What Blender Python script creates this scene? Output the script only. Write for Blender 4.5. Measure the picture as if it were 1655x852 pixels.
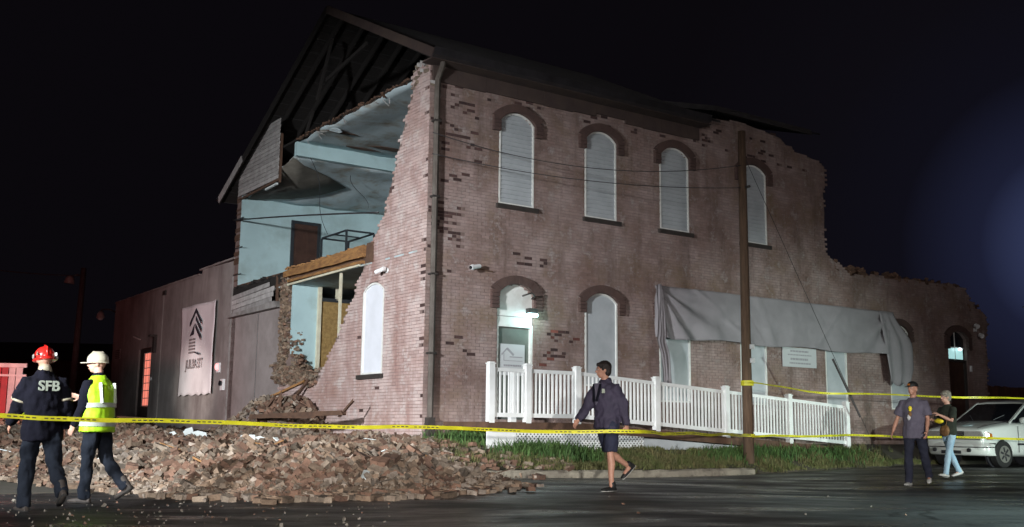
import bpy, bmesh, math, random
import numpy as np
from mathutils import Vector, Matrix, Euler, noise
random.seed(11)
rnd = random.random
def ru(a, b): return a + (b - a) * random.random()
for o in list(bpy.data.objects): bpy.data.objects.remove(o)
scn = bpy.context.scene
C = scn.collection
PI = math.pi
# ------------------------------------------------------------------ camera
F, PITCH, ROLL, TH, EYE = 1697.6, .15717753, .01068919, .96156539, .92
cp, sp, cr, sr = math.cos(PITCH), math.sin(PITCH), math.cos(ROLL), math.sin(ROLL)
fw = Vector((0, cp, sp)); up0 = Vector((0, -sp, cp)); rt0 = Vector((1, 0, 0))
rt = cr * rt0 + sr * up0; up = -sr * rt0 + cr * up0
cam_d = bpy.data.cameras.new('camera'); cam = bpy.data.objects.new('camera', cam_d); C.objects.link(cam)
cam.matrix_world = Matrix(((rt.x, up.x, -fw.x, 0), (rt.y, up.y, -fw.y, 0), (rt.z, up.z, -fw.z, EYE), (0, 0, 0, 1)))
cam_d.sensor_width = 36; cam_d.lens = F / 1655 * 36; cam_d.clip_end = 2000; cam_d.clip_start = .05
scn.camera = cam
# building frame: u along the long facade, v along the gable facade, origin under the corner
CO = Vector((-1.74531, 21.0, 0))
dU = Vector((math.sin(TH), math.cos(TH), 0)); dV = Vector((-math.cos(TH), math.sin(TH), 0))
BANG = math.atan2(dU.y, dU.x)
def W(u, v, z=0): return CO + dU * u + dV * v + Vector((0, 0, z))
def UV(x, y):
    p = Vector((x, y, 0)) - CO
    return p.dot(dU), p.dot(dV)
# ------------------------------------------------------------------ view, sky, lamps
scn.view_settings.view_transform = 'Standard'; scn.view_settings.look = 'None'
scn.view_settings.exposure = 0; scn.view_settings.gamma = 1
scn.render.engine = 'CYCLES'
world = bpy.data.worlds.new('World'); scn.world = world; world.use_nodes = True
wn = world.node_tree; wn.nodes.clear()
wo = wn.nodes.new('ShaderNodeOutputWorld'); wb = wn.nodes.new('ShaderNodeBackground')
tc = wn.nodes.new('ShaderNodeTexCoord')
dp = wn.nodes.new('ShaderNodeVectorMath'); dp.operation = 'DOT_PRODUCT'
gd = Vector((.565, 1.0, .185)).normalized(); dp.inputs[1].default_value = gd
rp = wn.nodes.new('ShaderNodeValToRGB')
el = rp.color_ramp.elements
el[0].position = .0; el[0].color = (.0028, .0022, .0032, 1)
el[1].position = 1.0; el[1].color = (.034, .044, .105, 1)
e = el.new(.93); e.color = (.0030, .0025, .0037, 1)
e = el.new(.972); e.color = (.0040, .0035, .0055, 1)
e = el.new(.989); e.color = (.0046, .0044, .0085, 1)
e = el.new(.9965); e.color = (.0115, .0135, .033, 1)
wn.links.new(tc.outputs['Generated'], dp.inputs[0]); wn.links.new(dp.outputs['Value'], rp.inputs[0])
wn.links.new(rp.outputs[0], wb.inputs[0]); wn.links.new(wb.outputs[0], wo.inputs[0])
wb.inputs[1].default_value = 1.0
def lamp(name, loc, target, power, color, size=.25, spot=None, blend=.5):
    d = bpy.data.lights.new(name, 'SPOT' if spot else 'POINT'); d.energy = power; d.color = color
    d.shadow_soft_size = size
    if spot: d.spot_size = math.radians(spot); d.spot_blend = blend
    o = bpy.data.objects.new(name, d); C.objects.link(o); o.location = loc
    o.rotation_euler = (Vector(target) - Vector(loc)).to_track_quat('-Z', 'Y').to_euler()
    return o
KEYP = (-10.2, 2.6, 4.7)
lamp('scene_floodlight', KEYP, W(0, 3.6, 1.8), 27000, (.93, .97, 1.0), .40, 50, 1.0)
lamp('street_floodlight', (-1.5, -7.0, 3.2), W(2.0, 0, .4), 6500, (1.0, .91, .88), .5, 46, 1.0)
lamp('far_wall_fill', (16, -4, 7), W(16, 0, 2.5), 2600, (1.0, .88, .86), .5, 50, 1.0)  # weak unseen lamp added to lift the far right end of the wall
lamp('headlight_glow', (17.0, 12.0, 1.5), (10.2, 23, .2), 6500, (.80, 1.0, .93), .2, 44, .8)
lamp('roadside_floodlight', (8.2, 6.5, 5.5), (6.4, 11.0, 0), 9500, (.72, 1.0, .95), .25, 52, 1.0)
lamp('red_beacon', (-17.5, 19.5, 2.0), W(-.5, 19, .6), 260, (1.0, .08, .08), .2, 100, .6)
lamp('truck_spotlight', (-12.6, 19.5, 1.1), W(-.1, 13.7, 2.0), 6200, (1.0, .86, .80), .12, 15, 1.0)
lamp('rear_beacon', (-13.5, 22.0, 2.2), (-14.5, 30, 1.5), 800, (1.0, .35, .33), .2, 110, .6)
fill_dir = Vector((3.2, 38.8, 0)).normalized() * math.cos(math.radians(43.5)) + Vector((0, 0, -math.sin(math.radians(43.5))))
lamp('low_front_fill', (2.0, -16.0, 1.6), Vector((2.0, -16.0, 1.6)) + fill_dir, 27000, (1.0, .98, .94), .12, 90, .07)  # unseen low spot added behind the camera to brighten fence, grass and walkers
# ------------------------------------------------------------------ materials
MT = {}
def mat(name, col, rough=.8, col2=None, scale=3.0, bump=0.0, bscale=40.0, metal=0.0, island=0.0, emit=None, estr=0, stain=None, stain_scale=.6, stretch=None, wash=None, streak=None, spec=.5, thr=(.35, .65), coat=0):
    m = bpy.data.materials.new(name); m.use_nodes = True; MT[name] = m
    n = m.node_tree; b = n.nodes['Principled BSDF']; L = n.links.new
    b.inputs['Roughness'].default_value = rough; b.inputs['Metallic'].default_value = metal
    b.inputs['Specular IOR Level'].default_value = spec
    b.inputs['Coat Weight'].default_value = coat
    t = n.nodes.new('ShaderNodeTexCoord'); mp = n.nodes.new('ShaderNodeMapping')
    L(t.outputs['Object'], mp.inputs[0])
    if stretch: mp.inputs['Scale'].default_value = stretch
    out = None
    def nz(sc, det=5, ro=.6):
        x = n.nodes.new('ShaderNodeTexNoise'); x.inputs['Scale'].default_value = sc
        x.inputs['Detail'].default_value = det; x.inputs['Roughness'].default_value = ro
        L(mp.outputs[0], x.inputs['Vector']); return x
    def mix(a, bcol, fac):
        x = n.nodes.new('ShaderNodeMix'); x.data_type = 'RGBA'
        if isinstance(a, tuple): x.inputs['A'].default_value = (*a, 1)
        else: L(a, x.inputs['A'])
        if isinstance(bcol, tuple): x.inputs['B'].default_value = (*bcol, 1)
        else: L(bcol, x.inputs['B'])
        if isinstance(fac, float): x.inputs['Factor'].default_value = fac
        else: L(fac, x.inputs['Factor'])
        return x.outputs['Result']
    def ramp(src, lo, hi):
        r = n.nodes.new('ShaderNodeMapRange'); r.inputs[1].default_value = lo; r.inputs[2].default_value = hi
        L(src, r.inputs[0]); return r.outputs[0]
    out = col
    if col2: out = mix(col, col2, ramp(nz(scale).outputs['Fac'], *thr))
    if island:
        g = n.nodes.new('ShaderNodeNewGeometry'); oi = n.nodes.new('ShaderNodeObjectInfo')
        ad = n.nodes.new('ShaderNodeMath'); ad.operation = 'ADD'; L(g.outputs['Random Per Island'], ad.inputs[0]); L(oi.outputs['Random'], ad.inputs[1])
        fr = n.nodes.new('ShaderNodeMath'); fr.operation = 'FRACT'; L(ad.outputs[0], fr.inputs[0])
        r = n.nodes.new('ShaderNodeMapRange'); r.inputs[3].default_value = 1 - island; r.inputs[4].default_value = 1 + island * .7
        L(fr.outputs[0], r.inputs[0])
        x = n.nodes.new('ShaderNodeMix'); x.data_type = 'RGBA'; x.blend_type = 'MULTIPLY'; x.inputs['Factor'].default_value = 1
        if isinstance(out, tuple): x.inputs['A'].default_value = (*out, 1)
        else: L(out, x.inputs['A'])
        L(r.outputs[0], x.inputs['B']); out = x.outputs['Result']
    if stain:
        s1 = nz(stain_scale, 6, .65)
        out = mix(out, stain, ramp(s1.outputs['Fac'], .5, .72))
    if streak:
        mp2 = n.nodes.new('ShaderNodeMapping'); mp2.inputs['Scale'].default_value = (1, 1, .22); L(t.outputs['Object'], mp2.inputs[0])
        x2 = n.nodes.new('ShaderNodeTexNoise'); x2.inputs['Scale'].default_value = streak[1]; x2.inputs['Detail'].default_value = 6; x2.inputs['Roughness'].default_value = .7; L(mp2.outputs[0], x2.inputs[0])
        out = mix(out, streak[0], ramp(x2.outputs['Fac'], .50, .74))
    if wash:
        out = mix(out, wash[0], ramp(nz(wash[1], 8, .75).outputs['Fac'], .52, .66))
    if isinstance(out, tuple): b.inputs['Base Color'].default_value = (*out, 1)
    else: L(out, b.inputs['Base Color'])
    if bump:
        bp = n.nodes.new('ShaderNodeBump'); bp.inputs['Strength'].default_value = bump; bp.inputs['Distance'].default_value = .02
        L(nz(bscale, 4).outputs['Fac'], bp.inputs['Height']); L(bp.outputs[0], b.inputs['Normal'])
    if emit:
        b.inputs['Emission Color'].default_value = (*emit, 1); b.inputs['Emission Strength'].default_value = estr
    m['nz'] = 1
    return m
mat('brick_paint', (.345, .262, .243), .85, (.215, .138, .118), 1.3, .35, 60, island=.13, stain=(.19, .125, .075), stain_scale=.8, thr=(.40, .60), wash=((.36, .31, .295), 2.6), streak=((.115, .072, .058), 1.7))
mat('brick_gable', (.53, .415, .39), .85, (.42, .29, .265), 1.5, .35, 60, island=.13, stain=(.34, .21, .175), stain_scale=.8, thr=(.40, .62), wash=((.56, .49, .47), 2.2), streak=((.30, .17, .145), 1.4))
mat('brick_bare', (.085, .042, .036), .9, (.05, .03, .03), 8, .4, 60, island=.4)
mat('brick_red', (.22, .075, .055), .9, (.15, .05, .04), 8, .4, 60, island=.4)
mat('mortar', (.235, .172, .157), .95, (.15, .105, .09), 4, .5, 90)
mat('rubble_a', (.245, .175, .122), .95, (.15, .100, .068), 14, .6, 60, island=.5)
mat('rubble_b', (.20, .115, .078), .95, (.13, .075, .052), 12, .6, 60, island=.45)
mat('rubble_c', (.265, .212, .16), .95, (.17, .13, .10), 12, .6, 60, island=.5)
mat('rubble_d', (.36, .30, .25), .95, (.23, .18, .14), 12, .6, 60, island=.4)
mat('rubble_dust', (.15, .105, .075), 1, (.09, .06, .042), 9, .9, 30)
mat('mould', (.105, .062, .052), .85, (.075, .045, .04), 4, .4, 40)
mat('frieze', (.055, .036, .034), .85, (.08, .055, .045), 2, .4, 30)
mat('panel_white', (.47, .50, .52), .6, (.40, .43, .45), 2.5, .05, 30)
mat('panel_bright', (.72, .74, .80), .6, (.66, .68, .73), 2.5, .05, 30)
mat('frame_white', (.78, .79, .76), .5, (.68, .68, .64), 6, .05, 30)
mat('vinyl', (.84, .86, .86), .45, (.75, .77, .75), 3, .05, 20)
mat('dark_metal', (.035, .032, .03), .5, (.055, .045, .04), 6, .2, 30)
mat('downpipe', (.12, .105, .09), .6, (.075, .06, .05), 3, .2, 30)
mat('gutter', (.055, .05, .055), .45, (.03, .028, .03), 3, .1, 20, metal=.3)
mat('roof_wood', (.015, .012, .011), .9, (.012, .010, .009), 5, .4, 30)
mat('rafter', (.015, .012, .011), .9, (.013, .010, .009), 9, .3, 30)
mat('roof_shingle', (.03, .028, .03), .9, (.05, .045, .045), 4, .5, 60)
mat('blue_wall', (.42, .58, .60), .8, (.36, .50, .52), 1.2, .15, 20, stain=(.30, .40, .40), stain_scale=.8)
mat('dark_sheet', (.085, .075, .062), .9, (.13, .12, .10), 2.2, .4, 20)
mat('ceiling_paint', (.50, .60, .64), .85, (.38, .46, .48), 1.0, .3, 12, stain=(.24, .20, .14), stain_scale=1.3)
mat('board_old', (.44, .42, .41), .85, (.30, .28, .27), 5, .3, 40, island=.2)
mat('wood_raw', (.34, .175, .06), .8, (.18, .085, .035), 5, .4, 25, stretch=(1, 1, 4))
mat('wood_dark', (.12, .065, .04), .85, (.07, .038, .025), 5, .4, 25)
mat('osb', (.32, .21, .075), .85, (.20, .12, .04), 12, .4, 25)
mat('stud', (.62, .60, .46), .7, (.52, .48, .36), 6, .2, 25)
mat('door_brown', (.07, .035, .025), .5, (.045, .022, .016), 5, .2, 20)
mat('black_frame', (.02, .025, .03), .5, (.03, .035, .04), 5)
mat('stucco', (.33, .285, .275), .95, (.25, .215, .205), 1.4, .4, 30, stain=(.17, .14, .13), stain_scale=.6)
mat('annex_wall', (.29, .275, .26), .95, (.22, .205, .195), 1.2, .4, 30, stain=(.14, .12, .11), stain_scale=.5, streak=((.12, .10, .095), .9))
mat('ledge', (.30, .28, .27), .8, (.2, .18, .17), 4, .3, 30)
mat('tarp', (.29, .27, .285), .75, (.25, .232, .245), 1.5, .1, 8)
mat('banner', (.78, .76, .77), .6, (.70, .68, .69), 1.5, .05, 8)
mat('ink', (.035, .03, .04), .7)
mat('ink_grey', (.30, .26, .26), .7)
mat('sign_white', (.55, .56, .57), .5)
mat('sign_grey', (.33, .32, .34), .6)
mat('door_grey', (.15, .165, .145), .5, (.12, .13, .115), 3)
mat('pole_wood', (.165, .105, .066), .9, (.10, .064, .042), 4, .5, 30, stretch=(6, 6, .6))
mat('pole_far', (.09, .08, .08), .9, (.06, .05, .05), 4, .5, 30)
mat('concrete', (.36, .33, .26), .9, (.25, .225, .18), 3, .5, 40, stain=(.12, .10, .08), stain_scale=2.5)
mat('grass', (.095, .120, .034), .9, (.145, .130, .055), 3, island=.35)
mat('dry_grass', (.17, .14, .06), .9, (.06, .075, .03), 4, island=.4)
mat('weed', (.045, .105, .025), .8, (.07, .13, .03), 3, island=.35)
mat('soil', (.07, .06, .045), 1, (.05, .045, .03), 4, .6, 30)
mat('tape', (.78, .74, .03), .45, (.60, .56, .02), 6)
mat('cable', (.03, .028, .03), .6)
mat('lamp_glow', (.9, 1, 1), .4, emit=(.55, .95, 1.0), estr=14)
mat('lamp_red', (.9, .1, .1), .4, emit=(1.0, .35, .35), estr=2.0)
mat('lamp_white', (.9, .9, .9), .4, emit=(.8, .95, 1.0), estr=2.5)
mat('cam_white', (.85, .86, .86), .4)
mat('glass_dark', (.012, .014, .018), .06, spec=.9)
mat('glass_red_reflection', (.55, .10, .10), .2, (.8, .35, .32), 5, emit=(1.0, .26, .18), estr=.9)  # reflection of red vehicle lights put into the pane's colour and emission
mat('glass_lit', (.3, .4, .4), .2, emit=(.45, .80, .80), estr=.8)
mat('car_paint', (.66, .70, .67), .22, coat=.6)
mat('car_trim', (.03, .03, .035), .5)
mat('chrome', (.55, .55, .55), .2, metal=.9)
mat('lens_clear', (.34, .33, .31), .12, (.22, .21, .19), 40, coat=.8)
mat('lens_amber', (.50, .17, .03), .15, coat=.8)
mat('rubber', (.018, .018, .018), .8, bump=.3, bscale=60)
mat('alloy', (.42, .42, .38), .35, metal=.6)
mat('skin', (.50, .27, .19), .55, (.44, .22, .15), 25, .05, 80)
mat('skin_b', (.56, .33, .25), .55, (.5, .27, .2), 25, .05, 80)
mat('hair_dark', (.012, .009, .008), .6, (.03, .02, .018), 30, .6, 90)
mat('hair_grey', (.33, .30, .25), .7, (.16, .15, .12), 30, .6, 60)
mat('navy', (.0075, .0075, .015), .95, (.005, .0052, .010), 8, .3, 60, spec=.2)
mat('navy_coat', (.045, .036, .066), .8, (.032, .027, .05), 8, .3, 60)
mat('navy_trouser', (.013, .017, .026), .95, (.008, .011, .018), 8, .3, 60, spec=.25)
mat('shorts', (.022, .026, .055), .85, (.016, .018, .04), 8, .3, 60)
mat('hivis', (.46, .80, .02), .6, (.38, .70, .015), 5, .15, 30)
mat('reflective', (.45, .50, .42), .35)
mat('stripe_tan', (.40, .36, .26), .5)
mat('helmet_red', (.62, .02, .015), .25, coat=.6)
mat('helmet_white', (.52, .49, .37), .35, (.42, .39, .30), 6, coat=.3)
mat('tee_grey', (.125, .115, .155), .9, (.10, .09, .125), 8, .3, 60)
mat('tee_dark', (.06, .05, .055), .9)
mat('black_top', (.012, .018, .012), .9, (.025, .03, .02), 8, .3, 60)
mat('jeans_dark', (.012, .014, .030), .9, (.017, .019, .036), 8, .3, 60)
mat('jeans_light', (.36, .52, .62), .85, (.24, .38, .50), 7, .2, 60)
mat('shoe_black', (.015, .015, .015), .6, bump=.2)
mat('shoe_white', (.5, .5, .47), .6, (.35, .35, .33), 9)
mat('boot', (.03, .026, .022), .7, (.05, .04, .035), 9)
mat('glove_yellow', (.50, .62, .03), .6)
mat('bag_brown', (.24, .13, .05), .7, (.16, .08, .03), 9)
mat('yellow_item', (.85, .70, .03), .6)
mat('red_boards', (.40, .012, .02), .6, (.28, .01, .015), 5, .2, 30, island=.25)
mat('white_boards', (.66, .66, .62), .6, (.5, .5, .48), 5, .2, 30, island=.15)
mat('brown_fence', (.17, .08, .055), .9, (.12, .055, .04), 5, .3, 30, island=.25)
mat('plaster_white', (.72, .78, .78), .8, (.6, .64, .62), 5, .2, 30)
mat('leaf_dark', (.02, .03, .014), .9, (.03, .035, .02), 2, island=.4)
mat('pebble', (.21, .19, .16), .9, (.12, .105, .085), 5, island=.4)
# wet asphalt
def asphalt():
    m = mat('asphalt', (.036, .036, .038), .7)
    n = m.node_tree; b = n.nodes['Principled BSDF']; L = n.links.new
    t = n.nodes.new('ShaderNodeTexCoord')
    def nz(sc, det, vec=None, st=None):
        mp = n.nodes.new('ShaderNodeMapping'); L(t.outputs['Object'], mp.inputs[0])
        if st: mp.inputs['Scale'].default_value = st; mp.inputs['Rotation'].default_value = (0, 0, -BANG)
        x = n.nodes.new('ShaderNodeTexNoise'); x.inputs['Scale'].default_value = sc; x.inputs['Detail'].default_value = det
        x.inputs['Roughness'].default_value = .65
        L(mp.outputs[0], x.inputs[0]); return x.outputs['Fac']
    a = nz(.7, 8, st=(.5, 1.1, 1)); g = nz(60, 3)
    r = n.nodes.new('ShaderNodeValToRGB'); r.color_ramp.elements[0].position = .36; r.color_ramp.elements[1].position = .70
    r.color_ramp.elements[0].color = (.018, .018, .019, 1); r.color_ramp.elements[1].color = (.058, .058, .059, 1); L(a, r.inputs[0])
    mx = n.nodes.new('ShaderNodeMix'); mx.data_type = 'RGBA'; mx.blend_type = 'MULTIPLY'; mx.inputs['Factor'].default_value = .8
    r2 = n.nodes.new('ShaderNodeMapRange'); r2.inputs[1].default_value = .3; r2.inputs[2].default_value = .7; r2.inputs[3].default_value = .45; r2.inputs[4].default_value = 1.4; L(g, r2.inputs[0])
    L(r.outputs[0], mx.inputs['A']); L(r2.outputs[0], mx.inputs['B']); L(mx.outputs['Result'], b.inputs['Base Color'])
    vo = n.nodes.new('ShaderNodeTexVoronoi'); vo.feature = 'DISTANCE_TO_EDGE'; vo.inputs['Scale'].default_value = .42
    mpv = n.nodes.new('ShaderNodeMapping'); L(t.outputs['Object'], mpv.inputs[0]); ns_ = n.nodes.new('ShaderNodeTexNoise'); ns_.inputs['Scale'].default_value = 2.5; ns_.inputs['Detail'].default_value = 4; L(mpv.outputs[0], ns_.inputs[0])
    va_ = n.nodes.new('ShaderNodeVectorMath'); va_.operation = 'MULTIPLY_ADD'; va_.inputs[1].default_value = (.55, .55, 0); L(ns_.outputs['Color'], va_.inputs[0]); L(mpv.outputs[0], va_.inputs[2]); L(va_.outputs[0], vo.inputs['Vector'])
    cr_ = n.nodes.new('ShaderNodeMapRange'); cr_.inputs[1].default_value = .004; cr_.inputs[2].default_value = .014; cr_.inputs[3].default_value = .35; L(vo.outputs['Distance'], cr_.inputs[0])
    mc = n.nodes.new('ShaderNodeMix'); mc.data_type = 'RGBA'; mc.blend_type = 'MULTIPLY'; mc.inputs['Factor'].default_value = 1; L(mx.outputs['Result'], mc.inputs['A']); L(cr_.outputs[0], mc.inputs['B'])
    sc_ = nz(1.6, 7, st=(.25, 2.2, 1)); s3 = n.nodes.new('ShaderNodeMapRange'); s3.inputs[1].default_value = .66; s3.inputs[2].default_value = .74; s3.inputs[4].default_value = .6; L(sc_, s3.inputs[0])
    ms = n.nodes.new('ShaderNodeMix'); ms.data_type = 'RGBA'; ms.inputs['B'].default_value = (.17, .165, .15, 1); L(s3.outputs[0], ms.inputs['Factor']); L(mc.outputs['Result'], ms.inputs['A']); L(ms.outputs['Result'], b.inputs['Base Color'])
    w = nz(.8, 5, st=(.5, 1.2, 1)); r3 = n.nodes.new('ShaderNodeMapRange'); r3.inputs[1].default_value = .38; r3.inputs[2].default_value = .62
    r3.inputs[3].default_value = .22; r3.inputs[4].default_value = .62; L(w, r3.inputs[0]); L(r3.outputs[0], b.inputs['Roughness'])
    bp = n.nodes.new('ShaderNodeBump'); bp.inputs['Strength'].default_value = .7; bp.inputs['Distance'].default_value = .012
    L(nz(45, 4), bp.inputs['Height']); L(bp.outputs[0], b.inputs['Normal'])
asphalt()
# ------------------------------------------------------------------ mesh helpers
class MB:
    def __init__(s): s.v = []; s.f = []; s.m = []; s.smooth = False
    def face(s, pts, mi=0):
        k = len(s.v); s.v += [tuple(p) for p in pts]; s.f.append(tuple(range(k, k + len(pts)))); s.m.append(mi)
    def box(s, x0, y0, z0, x1, y1, z1, mi=0, j=0, M=None):
        k = len(s.v)
        for z in (z0, z1):
            for (x, y) in ((x0, y0), (x1, y0), (x1, y1), (x0, y1)):
                p = Vector((x + ru(-j, j), y + ru(-j, j), z + ru(-j, j))) if j else Vector((x, y, z))
                if M is not None: p = M @ p
                s.v.append(tuple(p))
        for q in ((0, 3, 2, 1), (4, 5, 6, 7), (0, 1, 5, 4), (1, 2, 6, 5), (2, 3, 7, 6), (3, 0, 4, 7)):
            s.f.append(tuple(k + i for i in q)); s.m.append(mi)
        return s
    def bar(s, a, b, w, h, mi=0, upv=(0, 0, 1)):
        a = Vector(a); b = Vector(b); d = b - a; L = d.length; d.normalize()
        x = d.cross(Vector(upv)); 
        if x.length < 1e-4: x = d.cross(Vector((1, 0, 0)))
        x.normalize(); y = x.cross(d)
        M = Matrix(((x.x, d.x, y.x, a.x), (x.y, d.y, y.y, a.y), (x.z, d.z, y.z, a.z), (0, 0, 0, 1)))
        return s.box(-w / 2, 0, -h / 2, w / 2, L, h / 2, mi, 0, M)
    def tube(s, pts, rad, n=10, mi=0, cap=True, ell=None, upv=None):
        """pts list, rad list or number (or (ra, rb) tuples); ring axes from upv"""
        pts = [Vector(p) for p in pts]; k0 = len(s.v); N = len(pts)
        if not isinstance(rad, (list, tuple)): rad = [rad] * N
        prev = None
        for i, p in enumerate(pts):
            d = (pts[min(i + 1, N - 1)] - pts[max(i - 1, 0)]).normalized()
            ref = Vector(upv) if upv is not None else (prev if prev is not None else (Vector((1, 0, 0)) if abs(d.x) < .9 else Vector((0, 1, 0))))
            x = (ref - d * ref.dot(d)).normalized(); y = d.cross(x); prev = x
            r = rad[i]; ra, rb = (r if isinstance(r, (tuple, list)) else (r, r))
            for a in range(n):
                t = 2 * PI * a / n
                s.v.append(tuple(p + x * (ra * math.cos(t)) + y * (rb * math.sin(t))))
        for i in range(N - 1):
            for a in range(n):
                b = (a + 1) % n
                s.f.append((k0 + i * n + a, k0 + i * n + b, k0 + (i + 1) * n + b, k0 + (i + 1) * n + a)); s.m.append(mi)
        if cap:
            s.f.append(tuple(k0 + a for a in reversed(range(n)))); s.m.append(mi)
            s.f.append(tuple(k0 + (N - 1) * n + a for a in range(n))); s.m.append(mi)
        return s
    def ball(s, c, r, n=12, mi=0, M=None, lo=-1.0, hi=1.0):
        rx, ry, rz = r if isinstance(r, (tuple, list)) else (r, r, r)
        k = len(s.v); R = max(4, n // 2); c = Vector(c); a0 = math.asin(lo); a1 = math.asin(hi)
        for i in range(R + 1):
            ph = a0 + (a1 - a0) * i / R; zz = math.sin(ph); cc = max(math.cos(ph), 1e-3)
            for a in range(n):
                t = 2 * PI * a / n; p = Vector((rx * cc * math.cos(t), ry * cc * math.sin(t), rz * zz))
                if M is not None: p = M @ p
                s.v.append(tuple(c + p))
        for i in range(R):
            for a in range(n):
                b = (a + 1) % n
                s.f.append((k + i * n + a, k + i * n + b, k + (i + 1) * n + b, k + (i + 1) * n + a)); s.m.append(mi)
        s.f.append(tuple(k + a for a in reversed(range(n)))); s.m.append(mi)
        s.f.append(tuple(k + R * n + a for a in range(n))); s.m.append(mi)
        return s
    def prism(s, poly, a, b, fn, mi=0):
        """poly: list of 2D points (ccw), extruded between a and b, fn(p, q, t)->3D"""
        k = len(s.v); n = len(poly)
        for t in (a, b):
            for p in poly: s.v.append(tuple(fn(p[0], p[1], t)))
        s.f.append(tuple(k + i for i in reversed(range(n)))); s.m.append(mi)
        s.f.append(tuple(k + n + i for i in range(n))); s.m.append(mi)
        for i in range(n):
            j = (i + 1) % n
            s.f.append((k + i, k + j, k + n + j, k + n + i)); s.m.append(mi)
        return s
    def mesh(s, name, mats, smooth=False, recalc=False):
        me = bpy.data.meshes.new(name); me.from_pydata(s.v, [], s.f)
        for m in (mats if isinstance(mats, (list, tuple)) else [mats]): me.materials.append(MT[m])
        if len(set(s.m)) > 1 or (s.m and s.m[0]): me.polygons.foreach_set('material_index', s.m)
        if recalc:
            bm = bmesh.new(); bm.from_mesh(me); bmesh.ops.remove_doubles(bm, verts=bm.verts, dist=1e-5); bmesh.ops.recalc_face_normals(bm, faces=bm.faces); bm.to_mesh(me); bm.free()
        if smooth or s.smooth: me.polygons.foreach_set('use_smooth', [True] * len(me.polygons))
        me.update(); return me
    def obj(s, name, mats, parent=None, smooth=False, recalc=False, loc=None, rz=None, bevel=0):
        me = s.mesh(name, mats, smooth, recalc)
        o = bpy.data.objects.new(name, me); C.objects.link(o)
        if parent: o.parent = parent
        if loc is not None: o.location = loc
        if rz is not None: o.rotation_euler = (0, 0, rz)
        if bevel:
            b = o.modifiers.new('bevel', 'BEVEL'); b.width = bevel; b.segments = 2; b.limit_method = 'ANGLE'
        return o
def tag(o, label=None, cat=None, group=None, kind=None):
    if label: o['label'] = label
    if cat: o['category'] = cat
    if group: o['group'] = group
    if kind: o['kind'] = kind
    return o
def thing(name, label, cat, loc=(0, 0, 0), rz=0, group=None):
    o = bpy.data.objects.new(name, None); C.objects.link(o); o.location = loc; o.rotation_euler = (0, 0, rz)
    o.empty_display_size = .2
    return tag(o, label, cat, group)
def dup(root, loc, rz, label):
    r = root.copy(); C.objects.link(r); r.location = loc; r.rotation_euler = (0, 0, rz); r['label'] = label
    for ch in root.children:
        c = ch.copy(); C.objects.link(c); c.parent = r
        for g in ch.children:
            d = g.copy(); C.objects.link(d); d.parent = c
    return r
def inst(name, me, parent, M=None):
    o = bpy.data.objects.new(name, me); C.objects.link(o)
    if parent: o.parent = parent
    if M is not None: o.matrix_local = M
    return o
def boolean(o, cutter, op='DIFFERENCE'):
    m = o.modifiers.new('b', 'BOOLEAN'); m.operation = op; m.object = cutter; m.solver = 'EXACT'; m.use_self = True
    dg = bpy.context.evaluated_depsgraph_get(); me = bpy.data.meshes.new_from_object(o.evaluated_get(dg))
    o.modifiers.remove(m); old = o.data; o.data = me; bpy.data.objects.remove(cutter)
def sst(x, a, b):
    t = min(1, max(0, (x - a) / (b - a))); return t * t * (3 - 2 * t)
def text_mesh(txt, size, name, m, parent, M, ext=.004, align='CENTER', xs=1.0):
    cu = bpy.data.curves.new(name, 'FONT'); cu.body = txt; cu.size = size; cu.extrude = ext; cu.align_x = align; cu.align_y = 'CENTER'; cu.offset = size * .02
    to = bpy.data.objects.new(name, cu); C.objects.link(to)
    dg = bpy.context.evaluated_depsgraph_get(); me = bpy.data.meshes.new_from_object(to.evaluated_get(dg))
    bpy.data.objects.remove(to); me.materials.clear(); me.materials.append(MT[m])
    return inst(name, me, parent, M)

# ------------------------------------------------------------------ terrain heights
def verge(u):                                    # v of the kerb / verge edge
    return -2.8 + .35 * sst(u, 7, 12) + .75 * sst(u, 11.3, 13)
def road_z(u, v): return .09 - .075 * sst(u, -3, -6.5) * sst(v, 3, 0) - .04 * sst(u, 0, 3) + .09 * sst(u, 5, 11) - .03 * sst(v, -9, -14)
RF = [(-14, 22), (-8.6, 17.4), (-6.1, 15.6), (-4.3, 13.75), (-2.7, 13.0), (-1.2, 13.3), (-.25, 14.6), (.15, 15.9)]   # front edge of the rubble
def rub_s(x, y):
    """signed depth inside the rubble, measured from its front edge"""
    best = 1e9; sign = 1
    for (a, b), (c, d) in zip(RF, RF[1:]):
        ex, ey = c - a, d - b; t = max(0, min(1, ((x - a) * ex + (y - b) * ey) / (ex * ex + ey * ey)))
        dx, dy = x - (a + t * ex), y - (b + t * ey); q = math.hypot(dx, dy)
        if q < best: best = q; sign = 1 if ex * (y - b) - ey * (x - a) > 0 else -1
    # right-hand edge, from the kerb back to the corner of the building
    ex, ey = -1.5 - .15, 20.2 - 15.9; L = math.hypot(ex, ey)
    r = -((x - .15) * ey - (y - 15.9) * ex) / L
    return min(sign * best, r)
def rub_h(s):
    if s < 0: return 0
    pts = [(0, 0), (.35, .07), (.9, .19), (1.6, .30), (5, .50), (8, .66), (12, .74), (20, .70)]
    for (a, b), (c, d) in zip(pts, pts[1:]):
        if s <= c: return b + (d - b) * (s - a) / (c - a)
    return .7
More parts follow.
